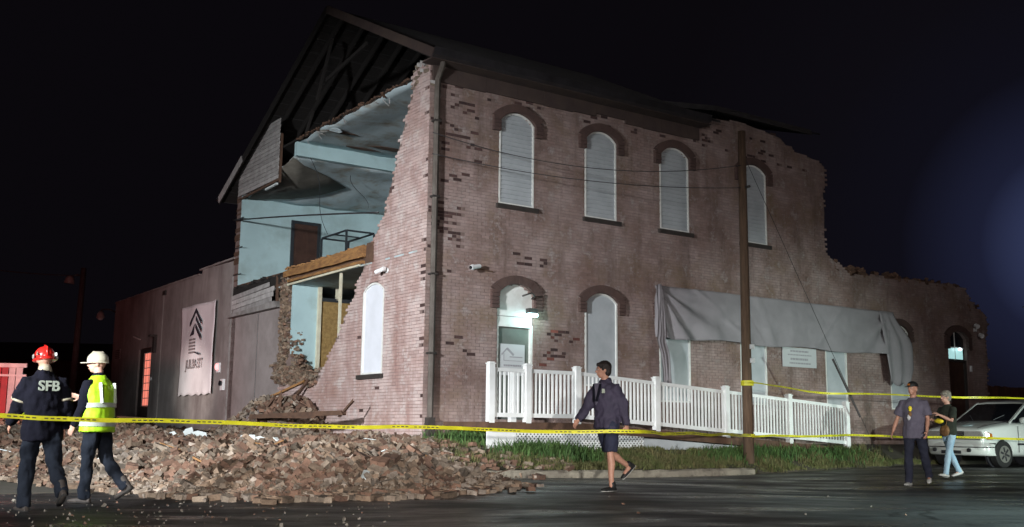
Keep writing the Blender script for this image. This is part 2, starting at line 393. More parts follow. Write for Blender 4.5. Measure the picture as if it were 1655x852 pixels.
def ground_z(x, y):
    u, v = UV(x, y); e = verge(u)
    if u > -.4: 
        if v < e: return road_z(u, v)
        t = v - e; z = road_z(u, e) + .12 * (1 if u < 6.35 else sst(t, -.05, .5))
        return min(.64, z + .33 * t)
    lawn = min(.64, .21 + .33 * max(0, v + 2.8))
    left = road_z(u, v) + .95 * sst(v, -2, 14)
    a = sst(u, -.4, -3)
    if v < -2.8: lawn = road_z(u, v)
    return lawn * (1 - a) + left * a
def surf_z(x, y):
    s = rub_s(x, y)
    return max(ground_z(x, y), road_z(*UV(x, y)) + rub_h(s) + (.10 * noise.noise((x * .9, y * .9, 0)) + .05 * noise.noise((x * 2.6, y * 2.6, 4))) * min(1, max(0, s) / 1.2)) if s > 0 else ground_z(x, y)

# ------------------------------------------------------------------ ground, road, kerb
ul = [-600, -200, -90, -50, -30, -20] + [x * .5 for x in range(-30, 46)] + [25, 30, 40, 60, 100, 250, 700]
tl_road = [-500, -150, -60, -30, -20] + [-15 + .5 * i for i in range(31)]
tl_soil = [-.001, 0, .15, .4, .7, 1.0, 1.4, 1.8, 2.3, 2.8, 3.5, 4.5, 6, 8, 10, 12, 14, 18, 25, 40, 80, 200, 600]
def sheet(name, tl, m, side):
    b = MB(); n = len(tl)
    for u in ul:
        e = verge(u)
        for t in tl:
            v = e + t; p = W(u, v)
            if side == 'road': z = road_z(u, v)
            else: z = ground_z(*(W(u, max(v, e + .001)).xy))
            if side == 'road' and t == 0: z -= .002
            if side == 'soil' and t == -.001: z = road_z(u, e) - .1
            b.v.append((p.x, p.y, z))
    for i in range(len(ul) - 1):
        for j in range(n - 1):
            b.f.append((i * n + j, (i + 1) * n + j, (i + 1) * n + j + 1, i * n + j + 1)); b.m.append(0)
    return tag(b.obj(name, m, smooth=True), kind='structure')
sheet('road', tl_road, 'asphalt', 'road')
sheet('ground', tl_soil, 'soil', 'soil')
kerb = bpy.data.objects.new('kerb', None); C.objects.link(kerb); kerb.location = W(0, -2.8, 0); kerb.rotation_euler = (0, 0, BANG); tag(kerb, kind='structure')
u = -1.6
while u < 6.2:
    L = ru(1.3, 1.9); u2 = min(u + L, 6.35); b = MB(); n = 8
    pr = [(-.10, -.1), (-.085, .10), (-.05, .135), (.12, .14), (.12, -.1)]
    for i in range(n + 1):
        uu = u + .008 + (u2 - u - .016) * i / n; zz = road_z(uu, -2.8)
        for (q, h) in pr: b.v.append((uu, q + ru(-.012, .012), zz + h + (ru(-.02, .012) if h > 0 else 0)))
    for i in range(n):
        for j in range(4): b.f.append((i * 5 + j, (i + 1) * 5 + j, (i + 1) * 5 + j + 1, i * 5 + j + 1)); b.m.append(0)
    b.f.append((0, 1, 2, 3, 4)); b.f.append(tuple(n * 5 + k for k in (4, 3, 2, 1, 0))); b.m += [0, 0]
    b.obj('kerb_stone', 'concrete', kerb, recalc=True); u = u2

# ------------------------------------------------------------------ main building
def arch_z(a, a0, a1, zs, rise):
    w = (a1 - a0) / 2; c = (a0 + a1) / 2; R = (w * w + rise * rise) / (2 * rise)
    q = R * R - (a - c) ** 2
    return zs + rise - R + math.sqrt(max(q, 0))
def arch_poly(a0, a1, z0, zs, rise, n=10):
    p = [(a0, z0), (a1, z0)]
    for i in range(n + 1):
        a = a1 + (a0 - a1) * i / n; p.append((a, arch_z(a, a0, a1, zs, rise)))
    return p
def PR(a, z, d): return Vector((a, -d, z))
def PL(a, z, d): return Vector((-d, a, z))
def inpoly(x, y, poly):
    c = False; n = len(poly); j = n - 1
    for i in range(n):
        xi, yi = poly[i]; xj, yj = poly[j]
        if (yi > y) != (yj > y) and x < (xj - xi) * (y - yi) / (yj - yi) + xi: c = not c
        j = i
    return c
bld = thing('brick_building', 'two storey whitewashed brick building with its gable wall torn open', 'building', W(0, 0, 0), BANG)
upW = [(1.76, 2.69), (4.13, 5.07), (6.44, 7.40), (9.22, 10.20)]          # (a0, a1)
loW = [(1.77, 2.71, 1.13), (4.13, 5.08, 1.9), (6.37, 7.38, 1.6), (9.10, 10.06, 1.6), (12.36, 13.25, 1.6), (15.15, 16.05, 1.6), (18.03, 18.98, .9)]
openR = [(a0, a1, 5.71, 7.56, .22) for a0, a1 in upW] + [(a0, a1, z0, 3.79, .21) for a0, a1, z0 in loW]
openL = [(1.75, 2.73, 2.08, 3.90, .18)]
def backing(name, poly, opens, P, d0, d1, m, parent):
    b = MB(); b.prism(poly, d0, d1, lambda a, z, d: P(a, z, d))
    o = b.obj(name, m, parent, recalc=True)
    if opens:
        k = MB()
        for q in opens: k.prism(arch_poly(*q), d0 - .5, d1 + .5, lambda a, z, d: P(a, z, d))
        co = k.obj('cut', m, parent, recalc=True); boolean(o, co)
    return o
longP = [(.02, .2), (.02, 8.42), (7.8, 8.42), (7.82, 8.62), (8.3, 8.78), (9.4, 8.86), (10.2, 8.78), (10.85, 8.70), (11.05, 8.55), (11.3, 8.55), (11.35, 8.42), (11.75, 8.4), (12.1, 8.34), (12.4, 8.27), (12.58, 8.2), (12.62, 7.6), (12.52, 7.5), (12.55, 6.9), (12.50, 6.1), (12.58, 5.75), (12.8, 5.62), (13.05, 5.58), (13.3, 5.42), (13.5, 5.3), (13.57, 5.24), (15.0, 5.38), (15.1, 5.30), (16.6, 5.40), (16.7, 5.33), (18.2, 5.42), (19.05, 5.36), (19.2, 5.2), (19.3, 5.0), (19.55, 4.94), (19.6, 4.75), (19.95, 4.7), (20.15, 4.58), (20.17, 4.1), (20.05, 3.9), (20.1, 3.2), (20.0, 2.6), (20.0, .2)]
def roughen(poly, amp, step, keep=lambda p, q: False):
    out = []
    for p, q in zip(poly, poly[1:] + poly[:1]):
        out.append(p); L = math.hypot(q[0] - p[0], q[1] - p[1])
        if keep(p, q): continue
        n = int(L / step)
        for i in range(1, n):
            t = i / n; out.append((p[0] + (q[0] - p[0]) * t + ru(-amp, amp), p[1] + (q[1] - p[1]) * t + ru(-amp, amp)))
    return out
gabP = [(.02, .2), (.02, 8.6), (.35, 8.62), (.62, 8.5), (.80, 8.28), (.72, 8.02), (.86, 7.8), (1.0, 7.5), (1.16, 7.1), (1.36, 6.79), (1.50, 6.3), (1.72, 5.9), (1.88, 5.5), (2.2, 5.2), (2.43, 5.0), (2.8, 4.45), (3.11, 3.99), (3.6, 3.45), (4.0, 3.0), (4.4, 2.62), (4.75, 2.24), (5.28, 2.15), (5.9, 2.22), (6.35, 2.40), (6.70, 2.75), (6.85, 3.4), (6.92, 4.2), (7.02, 4.80), (7.30, 4.80), (7.3, .2)]
backing('wall_core', longP, openR, PR, -.34, -.012, 'mortar', bld)
backing('wall_core', roughen(gabP, .03, .2, lambda p, q: p[0] == q[0] or p[1] < 1 and q[1] < 1), openL, PL, -.34, -.012, 'mortar', bld)
def bricks(name, poly, opens, P, mats, parent, amin, amax, zmin, zmax, flake, corner=0):
    b = MB(); H = .0672; Lb = .205; row = 0; z = zmin
    while z < zmax:
        a = amin - (Lb / 2 if row % 2 else 0); zc = z + H / 2
        while a < amax:
            s0, s1 = max(a, amin), a + Lb; a += Lb
            spans = [(s0, s1)]
            for (o0, o1, z0, zs, ri) in opens:
                new = []
                for (x0, x1) in spans:
                    xc = min(max((x0 + x1) / 2, o0), o1)
                    if z0 < zc < arch_z(xc, o0, o1, zs, ri) and x1 > o0 and x0 < o1:
                        if x0 < o0 - .03: new.append((x0, o0))
                        if x1 > o1 + .03: new.append((o1, x1))
                    else: new.append((x0, x1))
                spans = new
            for (x0, x1) in spans:
                if x1 - x0 < .03: continue
                if not inpoly((x0 + x1) / 2 + (ru(-.07, .07) + .09 * noise.noise((x0 * 2, zc * 3, 6))) * (x0 > .35), zc + (ru(-.04, .04) if zc > 1 else 0), poly): continue
                if len(opens) == 1 and ((x1 > 6.62 and zc > 2.35) or (x1 > 5.0 and zc > 1.98 + .1 * noise.noise((x1 * 3, 1, 1))) and x1 > 5.0): continue
                fl = flake((x0 + x1) / 2, zc)
                pr = ru(-.0035, .0035); mi = 0
                if fl and rnd() < fl:
                    if x1 - x0 > .15 and rnd() < .5: x1 = x0 + .11
                    mi = 2 if rnd() < .4 and 2.6 < x0 < 4.1 and z < 3.5 and len(opens) > 2 else 1; pr = -.010 if rnd() < .6 else -.003
                g = .0045; j = .0022
                c = [(x0 + g, z + g), (x1 - g, z + g), (x1 - g, z + H - g), (x0 + g, z + H - g)]
                c = [(p[0] + ru(-j, j), p[1] + ru(-j, j)) for p in c]; k = len(b.v)
                for q in c: b.v.append(tuple(P(q[0], q[1], pr)))
                for q in c: b.v.append(tuple(P(q[0], q[1], -.03)))
                for f in ((0, 1, 2, 3), (0, 4, 5, 1), (1, 5, 6, 2), (2, 6, 7, 3), (3, 7, 4, 0)):
                    b.f.append(tuple(k + i for i in f)); b.m.append(mi)
        z += H; row += 1
    return tag(b.obj(name, mats, parent, recalc=False), kind='stuff')
def blobf(a, z, c, r): return max(0, 1 - ((a - c[0]) / r[0]) ** 2 - ((z - c[1]) / r[1]) ** 2)
def flakeR(a, z):
    f = 0
    n = noise.noise((a * 1.2, z * 2.0, 3.1)); n2 = noise.noise((a * 4, z * 5, 9)); n3 = noise.noise((a * .7, z * 1.1, 17))
    if a < 1.3 and z > 4.0: f = .45 * sst(n + n2 * .55, -.02, .34) * sst(a, 1.5, .9)
    if z < 7.7 and a < 1.3 and abs(z - 6.9) < .25: f += .10
    f += .9 * blobf(a, z, (3.35, 2.65), (.62, .80)) * (.25 + max(0, n2))
    f += .5 * blobf(a, z, (2.5, 4.55), (.7, .18)) * max(0, .3 + n2)
    f += .35 * blobf(a, z, (.9, 2.6), (.5, 1.2)) * max(0, n2)
    if z > 7.9: f += .1
    return min(.6, f)
def flakeL(a, z):
    n2 = noise.noise((a * 4, z * 5, 2)); return .05 * sst(n2, .2, .5) + (.12 if a < .15 else 0) + .3 * blobf(a, z, (2.2, 1.9), (.5, .2))
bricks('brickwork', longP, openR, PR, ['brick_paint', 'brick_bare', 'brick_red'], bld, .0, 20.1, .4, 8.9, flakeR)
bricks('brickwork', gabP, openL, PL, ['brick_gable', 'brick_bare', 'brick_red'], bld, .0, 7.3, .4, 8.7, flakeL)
# broken faces of the gable wall: torn bricks in the thickness of the wall
b = MB()
def torn(p, q, n, w, us=(.02, .34), sp=.08):
    for _ in range(n):
        t = rnd(); a = p[0] + (q[0] - p[0]) * t + ru(-sp, sp) * w; z = p[1] + (q[1] - p[1]) * t + ru(-sp, sp) * w
        M = Matrix.Translation((ru(*us), a, z)) @ Euler((ru(-.35, .35), ru(-.35, .35), ru(-.4, .4))).to_matrix().to_4x4()
        L = ru(.03, .075); b.box(-ru(.03, .05), -L, -.028, ru(.03, .05), L, .028, random.choice((0, 0, 0, 2, 1)), .012, M)
edge = gabP[20:28]
for p, q in zip(edge, edge[1:]): torn(p, q, int(90 * math.hypot(q[0] - p[0], q[1] - p[1])), 1.1, us=(-.03, .34))
for p, q in zip(gabP[3:20], gabP[4:21]): torn(p, q, int(16 * math.hypot(q[0] - p[0], q[1] - p[1])) + 1, .55, us=(.05, .34))
torn((7.16, 4.7), (7.14, 2.5), 420, 1.2, us=(-.05, .05), sp=.14); torn((7.5, 2.35), (6.4, 2.15), 200, 1.6, us=(-.08, .05), sp=.13); torn((6.9, 2.3), (5.1, 2.02), 260, 1.3, us=(-.07, .06), sp=.12); torn((7.4, 2.1), (6.9, 3.0), 120, 1.4, us=(-.07, .04), sp=.12)
tag(b.obj('torn_brick', ['rubble_a', 'rubble_b', 'rubble_c'], bld, recalc=True), kind='stuff')
# crumbled brick cap at the top of the corner
b = MB()
for _ in range(60):
    a = ru(.05, .75); z = ru(7.9, 8.62); M = Matrix.Translation((ru(-.02, .25), a, z)) @ Euler((ru(-.5, .5), ru(-.5, .5), ru(-.4, .4))).to_matrix().to_4x4()
    b.box(-.05, -ru(.04, .1), -.035, .05, ru(.04, .1), .035, random.choice((0, 1)), .012, M)
tag(b.obj('crumbled_brick', ['board_old', 'rubble_c'], bld, recalc=True), kind='stuff')

def window(opn, P, panel, framem, slat_h=.098, tilt=.028, sill=True, hood=True, slats=True, label=None, name='window'):
    a0, a1, z0, zs, ri = opn
    w = MB().prism(arch_poly(a0 + .001, a1 - .001, z0 + .001, zs, ri), -.08, -.032, P).obj(name, panel, bld, recalc=True)
    if label: w['label'] = label
    fr = MB(); op = arch_poly(a0 + .002, a1 - .002, z0 + .002, zs, ri, 14); ip = arch_poly(a0 + .042, a1 - .042, z0 + .042, zs - .006, ri - .034, 14)
    n = len(op)
    for i in range(n):
        j = (i + 1) % n
        fr.face([P(*op[i], .004), P(*op[j], .004), P(*ip[j], .004), P(*ip[i], .004)])
        fr.face([P(*ip[i], .004), P(*ip[j], .004), P(*ip[j], -.032), P(*ip[i], -.032)]); fr.face([P(*op[i], .004), P(*op[j], .004), P(*op[j], -.032), P(*op[i], -.032)])
    fr.obj('frame', framem, w, recalc=True)
    if slats:
        z = z0 + .046; top = zs + ri - .036
        while z < top - .02:
            zt = min(z + slat_h, top); b0, b1 = a0 + .044, a1 - .044
            if zt > zs:
                # width of the arch at the top of this slat
                k = [a for a in [b0 + (b1 - b0) * i / 40 for i in range(41)] if arch_z(a, a0 + .042, a1 - .042, zs - .006, ri - .034) > (z + zt) / 2 - .01]
                if len(k) < 3: break
                b0, b1 = k[0], k[-1]
            m = MB(); q = -.030; m.face([P(b0, z, q + tilt), P(b1, z, q + tilt), P(b1, zt, q + .002), P(b0, zt, q + .002)])
            m.face([P(b0, z, q + tilt), P(b1, z, q + tilt), P(b1, z, q - .001), P(b0, z, q - .001)])
            m.face([P(b0, z, q + tilt), P(b0, zt, q + .002), P(b0, z, q - .001)]); m.face([P(b1, z, q + tilt), P(b1, zt, q + .002), P(b1, z, q - .001)])
            m.obj('slat', panel, w, recalc=True); z = zt
    if sill:
        MB().prism([(a0 - .07, z0 - .10), (a1 + .10, z0 - .10), (a1 + .10, z0 - .004), (a0 - .07, z0 - .004)], -.10, .07, P).obj('sill', 'dark_metal', w, recalc=True)
    if hood:
        # moulded hood of bricks on end
        n = 17; oa0, oa1 = a0 - .19, a1 + .19; h = MB()
        def inner(t): a = a0 + (a1 - a0) * t; return (a, arch_z(a, a0, a1, zs, ri) + .004)
        def outer(t): a = oa0 + (oa1 - oa0) * t; return (a, arch_z(a, oa0, oa1, zs + .10, ri + .08))
        for i in range(n):
            t0, t1 = (i + .015) / n, (i + .985) / n; d = .085 + ru(-.002, .002)
            h.prism([inner(t0), inner(t1), outer(t1), outer(t0)], -.02, d, P)
        for (x0, x1) in ((oa0, a0 - .004), (a1 + .004, oa1)):
            zb = zs - .26
            while zb < zs + .02:
                h.prism([(x0, zb + .004), (x1, zb + .004), (x1, min(zb + .075, zs + .10)), (x0, min(zb + .075, zs + .10))], -.02, .085 + ru(-.006, .006), P); zb += .08
        h.obj('window_hood', 'mould', w, recalc=True)
    return w
window(openL[0], PL, 'panel_bright', 'frame_white', .0, 0, True, False, False)
for i in range(4): window(openR[i], PR, 'panel_white', 'frame_white')
for i in (1, 2, 3, 4, 5): window(openR[4 + i], PR, 'panel_white', 'frame_white', .3, .003, False, i != 3 or True)
def doorway(i, label, leafm):
    a0, a1, z0, zs, ri = openR[4 + i]
    d = MB().box(a0 + .05, .11, z0, a1 - .05, .15, 3.08).obj('door', leafm, bld); d['label'] = label
    f = MB(); f.box(a0 + .002, .03, z0, a0 + .05, .15, 3.08); f.box(a1 - .05, .03, z0, a1 - .002, .15, 3.08); f.box(a0 + .002, .03, 3.082, a1 - .002, .15, 3.14)
    f.obj('frame', 'frame_white' if i == 0 else 'dark_metal', d)
    MB().tube([(a0 + .12, .11, z0 + 1.0), (a0 + .12, .05, z0 + 1.0)], .028, 10).obj('handle', 'chrome', d, smooth=True)
    h = MB(); n = 17; oa0, oa1 = a0 - .19, a1 + .19
    def inner(t): a = a0 + (a1 - a0) * t; return (a, arch_z(a, a0, a1, zs, ri) + .004)
    def outer(t): a = oa0 + (oa1 - oa0) * t; return (a, arch_z(a, oa0, oa1, zs + .10, ri + .08))
    for k in range(n):
        t0, t1 = (k + .015) / n, (k + .985) / n; h.prism([inner(t0), inner(t1), outer(t1), outer(t0)], -.02, .085 + ru(-.006, .006), PR)
    for (x0, x1) in ((oa0, a0 - .004), (a1 + .004, oa1)):
        zb = zs - .34
        while zb < zs + .02: h.prism([(x0, zb + .004), (x1, zb + .004), (x1, min(zb + .075, zs + .10)), (x0, min(zb + .075, zs + .10))], -.02, .085 + ru(-.006, .006), PR); zb += .08
    h.obj('door_hood', 'mould', d, recalc=True)
    return d, a0, a1, zs, ri
d, a0, a1, zs, ri = doorway(0, 'grey entrance door', 'door_grey')
tr = MB().prism(arch_poly(a0 + .003, a1 - .003, 3.142, zs, ri), -.10, -.06, PR).obj('transom_panel', 'frame_white', d, recalc=True)
MB().box(a0 + .02, .046, 3.30, a1 - .02, .058, 3.315).obj('panel_joint', 'ledge', tr)
d, a0, a1, zs, ri = doorway(6, 'dark door below a lit transom', 'door_brown')
tr = MB().prism(arch_poly(a0 + .003, a1 - .003, 3.142, zs, ri), -.12, -.10, PR).obj('transom_glass', 'glass_dark', d, recalc=True)
f = MB(); f.box((a0 + a1) / 2 - .015, .085, 3.15, (a0 + a1) / 2 + .015, .10, 3.98); f.box(a0 + .01, .085, 3.5, a1 - .01, .10, 3.53); f.obj('muntin', 'frame_white', tr)

# frieze, cornice, gutter, downpipe on the long side
b = MB(); x = .05
while x < 7.75:
    x2 = min(x + ru(.5, .9), 7.76); b.box(x, -.055 + ru(-.004, .004), 8.10 + (ru(.0, .10) if 3.6 < x < 4.6 else ru(-.012, .012)), x2 - .006, .0, 8.42); x = x2
b.obj('frieze_board', 'frieze', bld)
b = MB(); b.box(-.2, -.42, 8.424, 7.8, -.002, 8.45); b.obj('soffit', 'frieze', bld)
b = MB(); b.prism([(-.42, 8.44), (-.53, 8.47), (-.56, 8.62), (-.54, 8.62), (-.50, 8.49), (-.42, 8.47)], -.22, 7.7, lambda a, z, d: (d, a, z)); b.obj('gutter', 'gutter', bld, recalc=True)
b = MB()
for k in range(6): b.bar((.0 + ru(0, 5.5), -.50, 8.66), (.3 + ru(0, 5.5), -.54, 8.665), .02, .012)
b = MB(); b.tube([(.13, -.30, 8.44), (.13, -.28, 8.36), (.13, -.10, 8.12), (.13, -.085, 7.9), (.13, -.085, .72), (.13, -.16, .62)], .062, 8); b.obj('downpipe', 'downpipe', bld, smooth=False)
b = MB()
for z in (7.2, 5.6, 4.0, 2.4, 1.0): b.box(.05, -.155, z, .21, .0, z + .04)
b.obj('pipe_bracket', 'dark_metal', bld)
b = MB(); b.box(.055, -.16, .62, .205, -.012, 1.15); b.obj('pipe_boot', 'dark_metal', bld)
# roof
RID = (4.8, 11.2); ER = (-.46, 8.52); EL = (11.95, 7.55)
def slope(e, u0, u1, th=.09, nu=14, nv=16):
    b = MB()
    for k in range(nu):
        for j in range(nv):
            q0, q1 = j / nv, (j + 1) / nv; x0 = u0 + (u1 - u0) * k / nu; x1 = u0 + (u1 - u0) * (k + 1) / nu - .01
            s = 1 if e[0] < RID[0] else -1
            p = [(e[0] + (RID[0] - e[0]) * t, e[1] + (RID[1] - e[1]) * t) for t in (q0, q1)]
            r = .012
            b.v += [(x0, p[0][0], p[0][1] + .05 + r), (x1, p[0][0], p[0][1] + .05 + r), (x1, p[1][0], p[1][1] + .05), (x0, p[1][0], p[1][1] + .05),
                    (x0, p[0][0], p[0][1]), (x1, p[0][0], p[0][1])]
            n = len(b.v) - 6; b.f += [(n, n + 1, n + 2, n + 3), (n, n + 4, n + 5, n + 1)]; b.m += [0, 0]
    return tag(b.obj('shingles', 'roof_shingle', bld), kind='stuff')
def deck(e, u0, u1):
    b = MB(); n = 22
    for j in range(n):
        p = [(e[0] + (RID[0] - e[0]) * t, e[1] + (RID[1] - e[1]) * t) for t in (j / n, (j + .94) / n)]
        k = len(b.v)
        for (x) in (u0 + ru(0, .05), u1):
            for (vv, zz) in p: b.v += [(x, vv, zz + .045), (x, vv, zz + .01)]
        b.f += [(k, k + 2, k + 6, k + 4), (k + 1, k + 5, k + 7, k + 3), (k, k + 1, k + 3, k + 2), (k + 4, k + 6, k + 7, k + 5), (k, k + 4, k + 5, k + 1), (k + 2, k + 3, k + 7, k + 6)]; b.m += [0] * 6
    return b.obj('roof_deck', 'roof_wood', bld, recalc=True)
for e in (ER, EL):
    slope(e, -.2, 8.1); deck(e, -.17, 8.0)
    for k in range(11):
        uu = .25 + k * .62
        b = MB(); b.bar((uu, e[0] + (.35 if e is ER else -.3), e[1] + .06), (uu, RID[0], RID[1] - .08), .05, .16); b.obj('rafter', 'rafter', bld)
    a = MB(); a.bar((-.215, e[0], e[1] + .0), (-.215, RID[0], RID[1]), .03, .20, upv=(0, 0, 1)); a.obj('barge_board', 'frieze' if e is ER else 'rafter', bld)
b = MB(); b.bar((-.235, 11.93, 7.59), (-.235, 10.15, 8.50), .03, .20); b.obj('barge_board', 'board_old', bld)
b = MB(); b.tube([(-.26, 11.98, 7.62), (1.2, 11.98, 7.62)], .07, 8); b.obj('gutter', 'gutter', bld, smooth=True)
for (p, q) in (((.1, 5.9, 9.2), (.1, 5.1, 10.6)), ((.12, 3.2, 9.9), (.12, 5.4, 9.6)), ((.15, 6.6, 8.5), (.15, 6.2, 9.0))):
    b = MB(); b.bar(p, q, .05, .09); b.obj('roof_brace', 'rafter', bld)
# remains of roof at the far end of the main block
b = MB(); b.prism([(-.35, 8.86), (-.33, 9.0), (2.6, 9.95), (2.6, 9.8)], 8.1, 11.7, lambda a, z, d: (d, a, z)); b.obj('roof_remnant', 'roof_shingle', bld, recalc=True)
b = MB()
for k in range(5): b.bar((8.3 + k * .8, -.32 + ru(-.02, .05), 8.92), (8.3 + k * .8 + .5, -.36, 8.90 + ru(0, .06)), .04, .03)
b.obj('roof_flashing', 'gutter', bld)
b = MB()
for _ in range(170):
    q = rnd(); uu = 12.7 + q * 7.2; z = 5.5 - q * .1 if uu < 19 else 4.9
    M = Matrix.Translation((uu, ru(.02, .3), z + ru(-.1, .12) - (.1 if uu > 13 else 0))) @ Euler((ru(-.5, .5), ru(-.5, .5), ru(-1, 1))).to_matrix().to_4x4()
    b.box(-.1, -.05, -.035, ru(.02, .1), .05, .035, 0, .01, M)
tag(b.obj('loose_capping_brick', ['rubble_b'], bld, recalc=True), kind='stuff')
# interior: floors, ceilings, partitions
MB().box(.02, .36, 4.56, 12.3, 10.9, 4.92).obj('upper_floor', 'wood_dark', bld)
MB().box(.0, .36, 4.52, 12.3, 10.9, 4.556).obj('lower_ceiling', 'ceiling_paint', bld)
bw = MB(); bw.box(.0, 10.6, 4.921, 7.0, 10.64, 7.55); bw.obj('back_wall', 'blue_wall', bld)
MB().box(.0, 10.645, .5, 12.3, 10.95, 7.6).obj('rear_wall', 'mortar', bld)
b = MB(); b.box(6.9, .36, 4.925, 6.96, 10.6, 8.25); b.box(6.9, .36, .9, 6.96, 10.6, 4.5); b.obj('cross_wall', 'blue_wall', bld)
b = MB(); n = 18                                    # inner face of the long wall, above and below
b.box(.05, .345, .9, 6.88, .375, 1.0); b.obj('skirting', 'wood_dark', bld)
def ceil_sheet(name, u0, u1, va, za, vb, zb, m, amp=.03, nu=26, nv=16, rag=.10):
    b = MB()
    for i in range(nu + 1):
        for j in range(nv + 1):
            t = j / nv; uu = u0 + (u1 - u0) * i / nu; vv = va + (vb - va) * t
            if i == 0: uu += ru(-.02, rag)
            z = za + (zb - za) * t + amp * noise.noise((uu * 1.2, vv * 1.2, 1)) * 2
            b.v.append((uu, vv, z))
    for i in range(nu):
        for j in range(nv):
            b.f.append((i * (nv + 1) + j, (i + 1) * (nv + 1) + j, (i + 1) * (nv + 1) + j + 1, i * (nv + 1) + j + 1)); b.m.append(0)
    o = b.obj(name, m, bld, smooth=True); s = o.modifiers.new('s', 'SOLIDIFY'); s.thickness = .03; s.offset = 1
    return o
ceil_sheet('upper_ceiling', .02, 6.9, .38, 8.32, 6.80, 8.29, 'ceiling_paint')
ceil_sheet('sloped_ceiling', .02, 6.9, 6.95, 7.98, 10.6, 7.48, 'ceiling_paint', .05)
MB().box(.0, 6.80, 7.93, 6.9, 6.95, 8.30).obj('ceiling_beam', 'blue_wall', bld)
MB().box(.05, 6.0, 8.36, 6.9, 10.9, 8.42).obj('attic_joist', 'roof_wood', bld)
b = MB()
for k in range(11): b.box(.3 + k * .6, .4, 8.38, .35 + k * .6, 10.9, 8.56)
b.obj('ceiling_joist', 'roof_wood', bld)
b = MB()                                            # torn lath and plaster along the edge of the ceiling
for k in range(46):
    vv = .9 + k * .13; b.bar((ru(-.05, .05), vv, 8.36), (ru(-.03, .12), vv + ru(.1, .3), 8.36 + ru(-.05, .05)), ru(.03, .07), ru(.02, .06))
b.obj('torn_lath', 'wood_dark', bld)
for (uu, vv, s) in ((.5, 5.2, .35), (1.6, 6.3, .4), (2.3, 5.9, .5)):
    b = MB(); n = 9; k = [(uu + s * ru(.5, 1) * math.cos(i / n * 2 * PI) * 1.6, vv + s * .35 * ru(.5, 1) * math.sin(i / n * 2 * PI)) for i in range(n)]
    b.prism(k, 8.25, 8.262, lambda a, c, d: (a, c, d)); b.obj('plaster_hole', 'wood_dark', bld, recalc=True)
b = MB(); bp_ = [(.02, 7.05, 7.92), (.5, 7.45, 7.87), (1.4, 7.95, 7.80), (2.25, 8.5, 7.70), (1.9, 9.3, 7.60), (1.26, 10.0, 7.50), (.15, 10.55, 7.44), (.03, 8.8, 7.66)]  # dark brown sheet just below the sloped ceiling, roughly triangular
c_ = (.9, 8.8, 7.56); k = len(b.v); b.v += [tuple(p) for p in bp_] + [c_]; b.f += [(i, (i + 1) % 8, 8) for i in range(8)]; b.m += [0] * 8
o = b.obj('dark_ceiling_sheet', 'dark_sheet', bld, smooth=True); sd = o.modifiers.new('s', 'SOLIDIFY'); sd.thickness = .02
# white panel hanging at the upper ceiling and the left gable remnant
def remn(lo, hi):  # rows of shingles of the gable remnant
    z = lo; i = 0
    while z < hi:
        z2 = min(z + .115, hi); va = 7.9 + (0.02 if i % 2 else 0); vb = min(10.85, RIDv(z2))
        if vb - va > .05: MB().prism([(va, z), (min(10.85, RIDv(z)), z), (vb, z2 - .004), (va, z2 - .004)], .0, .018, lambda a, zz, d: (-.03 - d + (zz - z) * .12, a, zz)).obj('gable_board', 'board_old', bld, recalc=True)
        z = z2; i += 1
def RIDv(z): return RID[0] + (RID[1] - .08 - z) / (RID[1] - EL[1]) * (EL[0] - RID[0])
remn(7.52, 9.2)
b = MB(); b.bar((-.0, 7.86, 7.4), (-.0, 7.84, 8.75), .06, .05); b.bar((-.0, 7.86, 7.50), (-.0, 10.7, 7.44), .05, .06); b.obj('broken_stud', 'wood_dark', bld)
b = MB(); b.bar((.03, 8.1, 7.42), (.03, 8.9, 7.40), .05, .05, upv=(1, 0, 0)); b.obj('plaster_scrap', 'plaster_white', bld)
b = MB(); random.seed(77)
for k in range(9):
    vv = ru(1.6, 6.7); z = 8.30; L = ru(.05, .22); b.bar((ru(.0, .25), vv, z), (ru(-.05, .3), vv + ru(-.1, .1), z - L * ru(.3, 1)), ru(.008, .035), ru(.004, .012))
tag(b.obj('hanging_lath', 'board_old', bld), kind='stuff')
for (uu, vv, z, w, h) in ((.2, 4.9, 8.22, .4, .16),):
    b = MB(); n = 7; pl = [(w * ru(.4, .6) * math.cos(k / n * 6.28), h * ru(.4, .6) * math.sin(k / n * 6.28)) for k in range(n)]
    b.prism(pl, -.008, .008, lambda a, c, d: (uu + a * .9, vv + c, z + d - abs(a) * .25 - c * .3)); b.obj('loose_plaster', 'ceiling_paint', bld, recalc=True)
for (p, q, sg_) in (((.4, 6.85, 7.95), (.9, 6.6, 5.9), 1), ((1.9, 7.5, 7.8), (2.3, 7.2, 6.9), -1)):
    b = MB(); b.tube([tuple(Vector(p).lerp(Vector(q), t) + Vector((.1 * math.sin(t * 6) * sg_, 0, 0))) for t in [i / 12 for i in range(13)]], .008, 6); b.obj('hanging_wire', 'black_frame', bld)
# door of the upper room
dr = MB().box(1.62, 10.56, 4.925, 2.36, 10.595, 6.90).obj('room_door', 'door_brown', bld)
f = MB(); f.box(1.53, 10.54, 4.925, 1.62, 10.598, 6.99); f.box(2.36, 10.54, 4.925, 2.45, 10.598, 6.99); f.box(1.621, 10.54, 6.901, 2.359, 10.598, 6.99); f.obj('frame', 'black_frame', dr)
for (z0, z1) in ((5.1, 5.8), (6.0, 6.75)):
    for (x0, x1) in ((1.68, 1.95), (2.02, 2.30)): MB().box(x0, 10.548, z0, x1, 10.559, z1).obj('panel', 'door_brown', dr)
